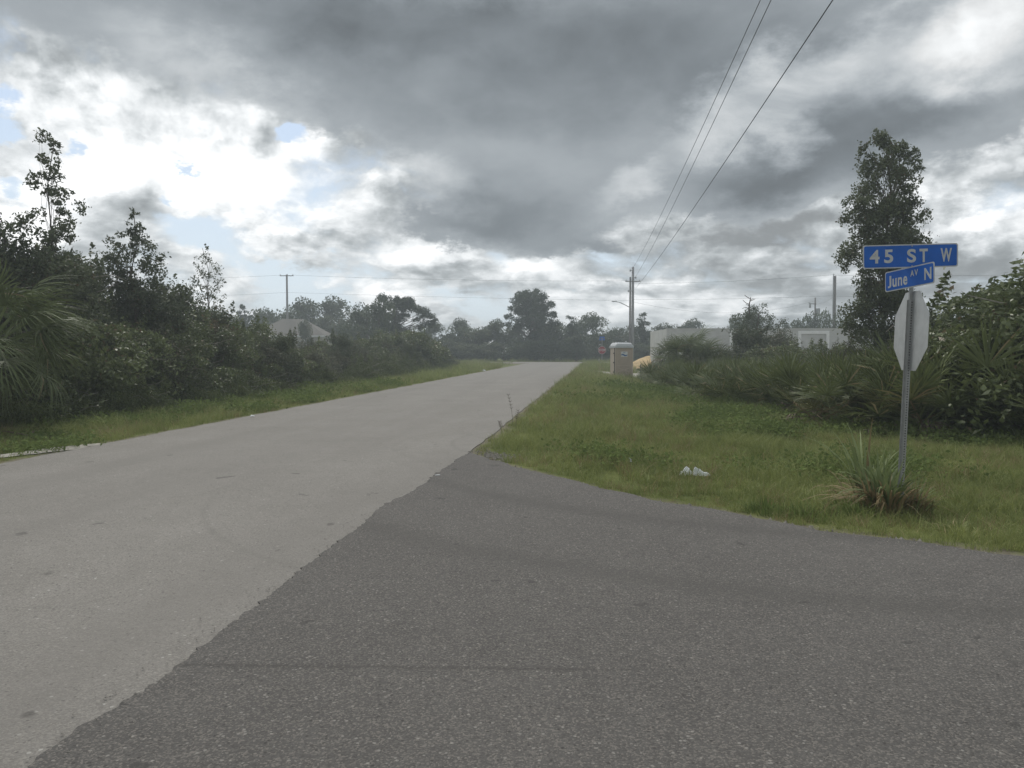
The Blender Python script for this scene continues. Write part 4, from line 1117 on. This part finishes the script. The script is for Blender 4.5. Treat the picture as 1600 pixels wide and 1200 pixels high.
# ------------------------------------------------------------------ far stop sign
D = 84
fs = thing('stop_sign', 'small red stop sign with blue street names at the far junction', 'sign', (X(940.5, D), D, float(terrain(X(940.5, D), D))), 0)
b_ = MB().box(-.03, -.02, -.2, .03, .02, 2.85).build('post', M['galv'], fs)
pl = MB().prism(oct_, -.004, .004).build('sign_plate', M['legend'], fs); pl.location = (0, -.03, Z(547, D)); pl.scale = (1.08, 1, 1.08)
MB().prism([(a * .93, b * .93) for a, b in oct_], -.008, .0).build('sign_face', M['red'], pl)
o = new_obj('lettering', text_mesh('STOP', .33, M['legend'], 'lettering', .008, .85, .002), pl); o.location = (0, -.012, 0)
for w_, z_, rz_ in ((.75, 2.65, .5), (.6, 2.88, -.6)):
    p = MB().prism(rrect(w_, .17, .02), -.006, .006).build('street_name_plate', M['blue'], fs); p.location = (0, 0, z_); p.rotation_euler = (0, 0, rz_)
o = MB().tube([(0, 0, -.1), (0, 0, .45), (0, 0, .5)], [.045, .04, .01], 8).build('marker_post', M['white']); o.location = (X(936, 86), 86, 0)
tag(o, 'tiny white marker post left of the far stop sign', 'marker')

# ------------------------------------------------------------------ portable toilet
D = 49
tz = float(terrain(X(971, D), D))
pt = thing('portable_toilet', 'tan portable toilet with pale grey roof standing in the grass', 'portable toilet', (X(972.5, D), D + .5, tz), R(9))
W_, DP, HB = 1.12, 1.14, 1.96
mb = MB().box(-W_ / 2, -DP / 2, .1, W_ / 2, DP / 2, HB); mb.build('body', M['tan'], pt, bev=.02)
mb = MB().box(-W_ / 2 - .03, -DP / 2 - .03, -.05, W_ / 2 + .03, DP / 2 + .03, .1); mb.build('base', M['tan_dark'], pt)
# corner rails and front mouldings
for x in (-W_ / 2, W_ / 2):
    mb = MB().box(x - .035, -DP / 2 - .022, .1, x + .035, -DP / 2 + .02, HB); mb.build('corner_rail', M['tan_light'], pt, bev=.008)
mb = MB()
for s in (1, -1):
    mb.add([(-.36, -DP / 2 - .018, .5 + s * .12), (-.36, -DP / 2 - .018, .5 + s * .12 + .05), (.36, -DP / 2 - .018, .5 - s * .12 + .05), (.36, -DP / 2 - .018, .5 - s * .12),
            (-.36, -DP / 2 + .0, .5 + s * .12), (-.36, -DP / 2 + .0, .5 + s * .12 + .05), (.36, -DP / 2 + .0, .5 - s * .12 + .05), (.36, -DP / 2 + .0, .5 - s * .12)],
           [(0, 1, 2, 3), (7, 6, 5, 4), (0, 4, 5, 1), (1, 5, 6, 2), (2, 6, 7, 3), (3, 7, 4, 0)])
mb.box(-.42, -DP / 2 - .015, .78, .42, -DP / 2 + .0, .81).box(-.42, -DP / 2 - .015, .24, .42, -DP / 2 + .0, .27)
mb.box(-.42, -DP / 2 - .012, .9, -.40, -DP / 2, 1.8).box(.40, -DP / 2 - .012, .9, .42, -DP / 2, 1.8)
mb.build('panel_moulding', M['tan_light'], pt)
# door on the left side with dark gap and latch
dr = MB().box(-W_ / 2 - .03, -DP / 2 + .16, .14, -W_ / 2 + .01, DP / 2 - .06, HB - .06).build('door', M['tan_light'], pt, bev=.008); dr['label'] = 'pale door on the left side'
MB().box(-W_ / 2 - .045, -DP / 2 + .06, .12, -W_ / 2 + .004, -DP / 2 + .15, HB - .04).build('door_gap', M['tan_dark'], pt)
for z in (1.55, .95, .35): MB().box(-W_ / 2 - .06, -DP / 2 + .17, z, -W_ / 2 - .03, -DP / 2 + .34, z + .07).build('hinge', M['tan_dark'], dr)
# roof: shallow arched cap with sloped skirt
rf = MB()
pts = [(-.62, HB - .03), (-.62, HB + .10), (-.55, HB + .22), (-.46, HB + .30), (.46, HB + .30), (.55, HB + .22), (.62, HB + .10), (.62, HB - .03)]
n = len(pts); ys = [-.64, -.60, -.46, .46, .60, .64]; sc2 = [.0, .10, .22, .22, .10, .0]
V = []
for y_, k in zip(ys, sc2):
    for (a, b) in pts:
        top = HB - .03 + (b - (HB - .03)) * (.36 if abs(y_) > .62 else (.75 if abs(y_) > .5 else 1.0)); V.append((a, y_, top))
F = [tuple(range(n)), tuple((len(ys) - 1) * n + k for k in range(n))]
for j in range(len(ys) - 1):
    for i in range(n): F.append((j * n + i, j * n + (i + 1) % n, (j + 1) * n + (i + 1) % n, (j + 1) * n + i))
rf.add(V, F); ro = rf.build('roof', M['roofgrey'], pt)
MB().box(-.30, -.42, HB + .30, -.05, .42, HB + .335).build('roof_rib', M['roofgrey'], ro, bev=.01)
MB().box(.08, -.42, HB + .30, .33, .42, HB + .335).build('roof_rib', M['roofgrey'], ro, bev=.01)
MB().tube([(.43, .43, HB + .2), (.43, .43, HB + .42)], .05, 10).build('vent_pipe', M['white'], ro)
# sticker
st = MB().prism(rrect(.42, .33, .02), -.004, .004).build('sticker', M['white'], pt); st.location = (.02, -DP / 2 - .008, 1.53); st['label'] = 'white sticker with a blue wave'
wv = [(-.20 + .4 * k / 12, -.02 + .035 * math.sin(k / 12 * 6.28)) for k in range(13)] + [(.20 - .4 * k / 12, -.10 + .03 * math.sin((12 - k) / 12 * 6.28 + .6)) for k in range(13)]
MB().prism(wv, -.007, -.003).build('wave', M['stk_blue'], st)
MB().box(-.1, -.007, .08, .06, -.003, .10).box(-.08, -.007, .12, .09, -.003, .13).build('print_line', M['stk_blue'], st)

# ------------------------------------------------------------------ utility poles and wires
def pole(name, label, x, y, h, r0=.16, arms=(), m='wood', taper=.65):
    p = thing(name, label, 'utility pole', (x, y, 0))
    MB().tube([(0, 0, -.3), (0, 0, h * .5), (0, 0, h)], [r0, r0 * (1 + taper) / 2, r0 * taper], 10).build('pole_shaft', M[m], p, smooth=True)
    for (z, w, ins) in arms:
        a = MB().box(-w, -.14, z - .05, w, -.05, z + .05).build('crossarm', M['wood'], p)
        for s in ins:
            MB().tube([(s, -.09, z + .05), (s, -.09, z + .10), (s, -.09, z + .13), (s, -.09, z + .22)], [.02, .05, .06, .03], 8).build('insulator', M['lampgrey'], a)
    return p
PX, PD = X(988, 97), 97
mp = pole('utility_pole', 'tallest utility pole with a street light, behind the portable toilet', PX, PD, Z(417, PD), .23, m='concrete_pole')
MB().tube([(-.36, -.1, 0), (-.34, -.1, Z(433, PD) - .2), (-.34, -.1, Z(433, PD))], [.13, .11, .11], 8).build('side_pole', M['wood'], mp)
for z in (Z(440, PD),): 
    a = MB().box(-1.0, -.35, z - .05, .9, -.27, z + .05).build('crossarm', M['wood'], mp)
    for s in (-.9, .8): MB().tube([(s, -.31, z), (s, -.31, z + .22)], [.05, .04], 6).build('insulator', M['lampgrey'], a)
for z, s in ((Z(423, PD), -.38), (Z(434, PD), .33), (Z(455, PD), -.6)):
    MB().tube([(0, -.2, z), (s, -.2, z)], .045, 6).tube([(s, -.2, z - .12), (s, -.2, z + .12)], .08, 8).build('insulator', M['lampgrey'], mp)
sl_ = MB(); za = Z(480, PD)
sl_.tube([(-.45, -.15, za), (-1.0, -.2, za + .28), (-1.75, -.25, za + .62), (-2.1, -.27, za + .66)], [.055, .05, .045, .04], 8)
arm = sl_.build('light_arm', M['lampgrey'], mp)
MB().add([(-2.75, -.40, za + .66), (-2.05, -.40, za + .66), (-2.05, -.14, za + .66), (-2.75, -.14, za + .66), (-2.6, -.36, za + .79), (-2.0, -.36, za + .76), (-2.0, -.18, za + .76), (-2.6, -.18, za + .79)],
         [(0, 3, 2, 1), (4, 5, 6, 7), (0, 1, 5, 4), (1, 2, 6, 5), (2, 3, 7, 6), (3, 0, 4, 7)]).build('lamp_head', M['lampgrey'], arm, bev=.03)
LX, LD = X(450, 105), 105
lp = pole('utility_pole', 'utility pole with a crossarm behind the low house on the left', LX, LD, Z(429, LD), .19, [(Z(431, LD), .92, (-.85, .85, .1))], m='concrete_pole')
RX, RD = X(1302, 96), 96
rp = pole('utility_pole', 'tall bare pole above the right end of the block house', RX, RD, Z(431, RD), .24)
MB().tube([(-.22, -.1, Z(500, RD)), (-.22, -.1, Z(428, RD))], .06, 6).build('conduit', M['lampgrey'], rp)
TX, TD = X(1272, 120), 120
tp = pole('utility_pole', 'pole with a transformer and lamp behind the block house', TX, TD, Z(465, TD), .17)
MB().tube([(.42, -.1, Z(493, TD)), (.42, -.1, Z(493, TD) + 1.1)], .32, 12).build('transformer', M['lampgrey'], tp)
a = MB().box(-.9, -.2, Z(475, TD) - .05, .1, -.12, Z(475, TD) + .05).build('crossarm', M['wood'], tp)
MB().tube([(-.85, -.16, Z(481, TD)), (-.85, -.16, Z(474, TD)), (-1.1, -.16, Z(474, TD) + .1)], [.2, .13, .03], 8).build('lamp_head', M['lampgrey'], a)
SX2, SD2 = X(1148, 130), 130
pole('utility_pole', 'short distant pole showing over the block house roofline', SX2, SD2, Z(497, SD2), .2, [(Z(499, SD2), .3, ())])
# the pole behind the camera that the overhead wires run to
NXp, NYp = 1.2, -25.
np_ = pole('utility_pole', 'wooden pole the overhead wires run to behind the viewer', NXp, NYp, 12, .17)

def wire(label, p0, p1, sag, r=.012, n=40, group=None):
    p0 = Vector(p0); p1 = Vector(p1); pts = []
    for i in range(n + 1):
        t = i / n; p = p0.lerp(p1, t); p.z -= 4 * sag * t * (1 - t); pts.append(p)
    o = MB().tube(pts, r, 5).build('power_line', M['wire']); tag(o, label, 'power line', group); return o
zt = Z(421, PD)
wire('left one of the close pair of overhead wires crossing the sky', (PX - .15, PD - .2, zt), (1.27, NYp, 11.5), 1.1, .011)
wire('right one of the close pair of overhead wires crossing the sky', (PX + .22, PD - .2, Z(434, PD)), (1.20, NYp, 11.35), 1.0, .011)
wire('thick single overhead wire right of the close pair', (PX + .4, PD - .2, Z(449, PD)), (1.75, NYp, 8.9), .65, .013)
wire('upper thin wire between the left pole and the street light pole', (LX + .85, LD, Z(430, LD)), (PX - .6, PD - .2, Z(439, PD)), .25, .010)
wire('lower thin wire between the left pole and the street light pole', (LX, LD, Z(457, LD)), (PX, PD - .2, Z(470, PD)), .1, .009)
wire('upper thin wire running left from the left pole', (LX - .85, LD, Z(430, LD)), (-80, 112, 11.9), .5, .010)
wire('lower thin wire running left from the left pole', (LX, LD, Z(457, LD)), (-80, 112, 9.2), .5, .009)
wire('upper thin wire between the street light pole and the right pole', (PX + .6, PD - .2, Z(443, PD)), (RX, RD, Z(429, RD)), .25, .010)
wire('middle thin wire between the street light pole and the right pole', (PX, PD - .2, Z(468, PD)), (RX, RD, Z(462, RD)), .15, .009)
wire('sagging thin wire from the street light pole to the transformer pole', (PX, PD - .2, Z(472, PD)), (TX, TD, Z(470, TD)), 1.6, .010)
wire('upper thin wire running right from the right pole', (RX, RD, Z(430, RD)), (95, 90, 11.2), .4, .010)
wire('lower thin wire running right from the right pole', (RX, RD, Z(463, RD)), (95, 90, 8.8), .4, .009)
wire('slanting wire between the transformer pole and the right pole', (TX, TD, Z(475, TD)), (RX, RD, Z(462, RD)), .3, .009)

# ------------------------------------------------------------------ houses
def frame_box(mb, x0, x1, z0, z1, y, t, d, sill=True):
    mb.box(x0, y - d, z1 - t, x1, y, z1); mb.box(x0, y - d, z0 + (t if sill else 0), x0 + t, y, z1 - t); mb.box(x1 - t, y - d, z0 + (t if sill else 0), x1, y, z1 - t)
    if sill: mb.box(x0, y - d, z0, x1, y, z0 + t)
HD = 62; hb = .6
hx0 = X(1041, HD)
bh = thing('block_house', 'unfinished flat-topped grey block house behind the palms on the right', 'house', (hx0, HD, hb), R(-2))
HW, HH, HDp = 20.5, Z(514, HD) - hb, 9.
door = (X(1141, HD) - hx0, X(1192, HD) - hx0, 0, Z(519, HD) - hb); win = (X(1246, HD) - hx0, X(1289, HD) - hx0, .75, Z(520, HD) - hb)
win2 = (X(1362, HD) - hx0, X(1398, HD) - hx0, .75, Z(520, HD) - hb)
mb = MB()
xs = [0, door[0], door[1], win[0], win[1], win2[0], win2[1], HW]
mb.box(xs[0], 0, -.4, xs[1], .2, HH); mb.box(xs[1], 0, door[3], xs[2], .2, HH); mb.box(xs[2], 0, -.4, xs[3], .2, HH)
for w in (win, win2): mb.box(w[0], 0, w[3], w[1], .2, HH); mb.box(w[0], 0, -.4, w[1], .2, w[2])
mb.box(xs[4], 0, -.4, xs[5], .2, HH); mb.box(xs[6], 0, -.4, xs[7], .2, HH)
mb.box(0, .2, -.4, .2, HDp, HH); mb.box(HW - .2, .2, -.4, HW, HDp, HH); mb.box(.2, HDp - .2, -.4, HW - .2, HDp, HH)
mb.build('wall', M['wall'], bh)
MB().box(-.03, -.03, HH, HW + .03, .23, HH + .05).build('top_plate', M['wall'], bh)
MB().box(.2, .2, -.38, HW - .2, HDp - .2, -.05).build('floor_slab', M['wall'], bh)
MB().box(.2, .2, 1.9, HW - .2, HDp - .2, 2.0).build('ceiling_deck', M['wood'], bh)
fr = MB(); frame_box(fr, door[0] - .12, door[1] + .12, 0, door[3] + .12, -.0, .24, .05, False); fr.build('door_frame', M['trimw'], bh)
for w in (win, win2):
    fr = MB(); frame_box(fr, w[0] - .12, w[1] + .12, w[2] - .12, w[3] + .14, -.0, .24, .05); wf = fr.build('window_frame', M['trimw'], bh)
    MB().box(w[0], .08, w[2], w[1], .1, w[3]).build('pane', M['glass'], wf)
MB().box(win[0] + .02, .03, win[2] + .02, win[1] - .02, .07, win[3] - .02).build('window_board', M['wall'], bh)

# low house with hip roof on the left
D = 98
lh = thing('low_house', 'low house with a grey hip roof half hidden by brush on the left', 'house', (X(459, D + 5), D + 5, .2), R(3))
wl, wd = 4.5, 3.6; ez = Z(524, D) - .2; rz_ = Z(498, D + 4) - .2
MB().box(-wl, -wd, -.3, wl, wd, ez).build('wall', M['housewall'], lh)
rf = MB().add([(-wl - .5, -wd - .5, ez), (wl + .5, -wd - .5, ez), (wl + .5, wd + .5, ez), (-wl - .5, wd + .5, ez), (-1.4, 0, rz_), (1.4, 0, rz_)], [(0, 1, 5, 4), (1, 2, 5), (2, 3, 4, 5), (3, 0, 4), (3, 2, 1, 0)]).build('roof', M['shingle'], lh)
MB().box(-wl - .53, -wd - .53, ez - .18, wl + .53, -wd - .48, ez - .002).build('fascia', M['trimw'], rf)
for x in (-3.2, .2, 3.0):
    w = MB().box(x - .5, -wd - .04, .9, x + .5, -wd - .005, 2.1).build('window', M['trimw'], lh); MB().box(x - .42, -wd - .05, .98, x + .42, -wd - .04, 2.02).build('pane', M['glass'], w)
MB().tube([(1.6, -1.5, ez + 1.0), (1.6, -1.5, rz_ - .1)], .07, 8).build('vent_pipe', M['trimw'], rf)

# sand mound on the lot: yellow fill
def mound(name, label, x, y, rx, ry, h, m, seed=0):
    n, k = 40, 14; V = []; F = []
    for j in range(k + 1):
        r = j / k
        for i in range(n):
            a = 2 * math.pi * i / n; px_ = math.cos(a) * r; py_ = math.sin(a) * r
            rr = 1 + .18 * mnoise.noise(Vector((math.cos(a) * 1.5, math.sin(a) * 1.5, seed)))
            z = h * (1 - r ** 1.6) * (1 + .25 * mnoise.noise(Vector((px_ * 2.2, py_ * 2.2, seed + 3)))) + .05 * mnoise.noise(Vector((px_ * 9, py_ * 9, seed)))
            V.append((px_ * rx * rr, py_ * ry * rr, z - (.25 if j == k else 0)))
    for j in range(k):
        for i in range(n): F.append((j * n + i, j * n + (i + 1) % n, (j + 1) * n + (i + 1) % n, (j + 1) * n + i))
    me = bpy.data.meshes.new(name); me.from_pydata(V, [], F); me.materials.append(m); me.polygons.foreach_set('use_smooth', [True] * len(F))
    bm = bmesh.new(); bm.from_mesh(me); bmesh.ops.remove_doubles(bm, verts=bm.verts, dist=1e-4); bmesh.ops.recalc_face_normals(bm, faces=bm.faces); bm.to_mesh(me); bm.free()
    o = new_obj(name, me); o.location = (x, y, float(terrain(x, y))); tag(o, label, 'mound'); return o
mound('dirt_mound', 'yellow mound of fill sand between the toilet and the fan palms', X(1024, 72), 72, 3.2, 3.0, Z(543, 72) - .70, M['dirt_pile'], 2)
for i, (px, D, s) in enumerate([(1003, 66, .5), (1014, 66.5, .45), (1024, 67, .4)]):
    put_shrub(SLT[0], X(px, D), D, s, 'small green bush in front of the yellow mound', 'small bushes before the mound', hz=.55)
o = MB().box(-.03, -.02, 0, .03, .02, .95).build('stake', M['wood']); o.location = (X(1001, 50), 50, float(terrain(X(1001, 50), 50))); tag(o, 'thin wooden stake right of the portable toilet', 'stake')

# ------------------------------------------------------------------ litter
def crumple(name, label, cat, x, y, sx, sy, sz, seed, rz, m='litter', peak=None):
    rs = np.random.default_rng(seed); n = 14; V = []; F = []
    for j in range(n):
        for i in range(n):
            u, v = i / (n - 1) * 2 - 1, j / (n - 1) * 2 - 1
            f = mnoise.noise(Vector((u * 1.3, v * 1.3, seed))) ; g = abs(mnoise.noise(Vector((u * 2.4, v * 1.6, seed + 7))))
            e = max(abs(u), abs(v)); z = sz * ((1 - e ** 3) * (.75 + .5 * f) + .35 * g)
            if peak: z += sz * peak[2] * math.exp(-((u - peak[0]) ** 2 + (v - peak[1]) ** 2) / .12)
            V.append((u * sx * (1 + .2 * f), v * sy * (1 + .25 * g), z))
    for j in range(n - 1):
        for i in range(n - 1): a = j * n + i; F.append((a, a + 1, a + n + 1, a + n))
    me = bpy.data.meshes.new(name); me.from_pydata(V, [], F); me.materials.append(M[m])
    o = new_obj(name, me); md = o.modifiers.new('thickness', 'SOLIDIFY'); md.thickness = .003; md.offset = 0
    o.location = (x, y, float(terrain(x, y)) + .03); o.rotation_euler = (0, 0, rz); tag(o, label, cat); return o
crumple('plastic_litter', 'crumpled white plastic, left piece of the pair in the grass', 'litter', X(1074, 9.7), 9.7, .075, .05, .10, 3, .2)
crumple('plastic_litter', 'torn white plastic with a raised corner, right piece of the pair', 'litter', X(1097, 9.7), 9.7, .105, .06, .075, 9, -.15, peak=(-.75, -.3, .9))
crumple('paper_litter', 'small round white scrap left of the plastic in the grass', 'litter', X(985, 10.6), 10.6, .03, .03, .06, 12, 0)
crumple('paper_litter', 'small white scrap far along the left verge', 'litter', X(756, 55), 55, .14, .1, .10, 14, 0)
crumple('paper_litter', 'tiny white scrap on the dark asphalt near the corner', 'litter', X(683, 9.35), 9.35, .03, .012, .006, 15, .3).location.z = .012
crumple('paper_litter', 'small pale scrap on the left road edge', 'litter', X(393, 17.6), 17.6, .05, .04, .03, 16, .3)

# ------------------------------------------------------------------ haze
mh = bpy.data.materials.new('air'); mh.use_nodes = True; mh.node_tree.nodes.clear(); t = NT(mh.node_tree)
ov = t.n.new('ShaderNodeOutputMaterial'); pv = t.n.new('ShaderNodeVolumePrincipled')
pv.inputs['Color'].default_value = (.86, .95, 1.0, 1); pv.inputs['Density'].default_value = .0022; pv.inputs['Anisotropy'].default_value = .3
t.l.new(pv.outputs[0], ov.inputs['Volume'])
hz_ = MB().box(-340, -130, -2.0, 340, 350, 13.0).build('haze', mh); tag(hz_, kind='stuff')
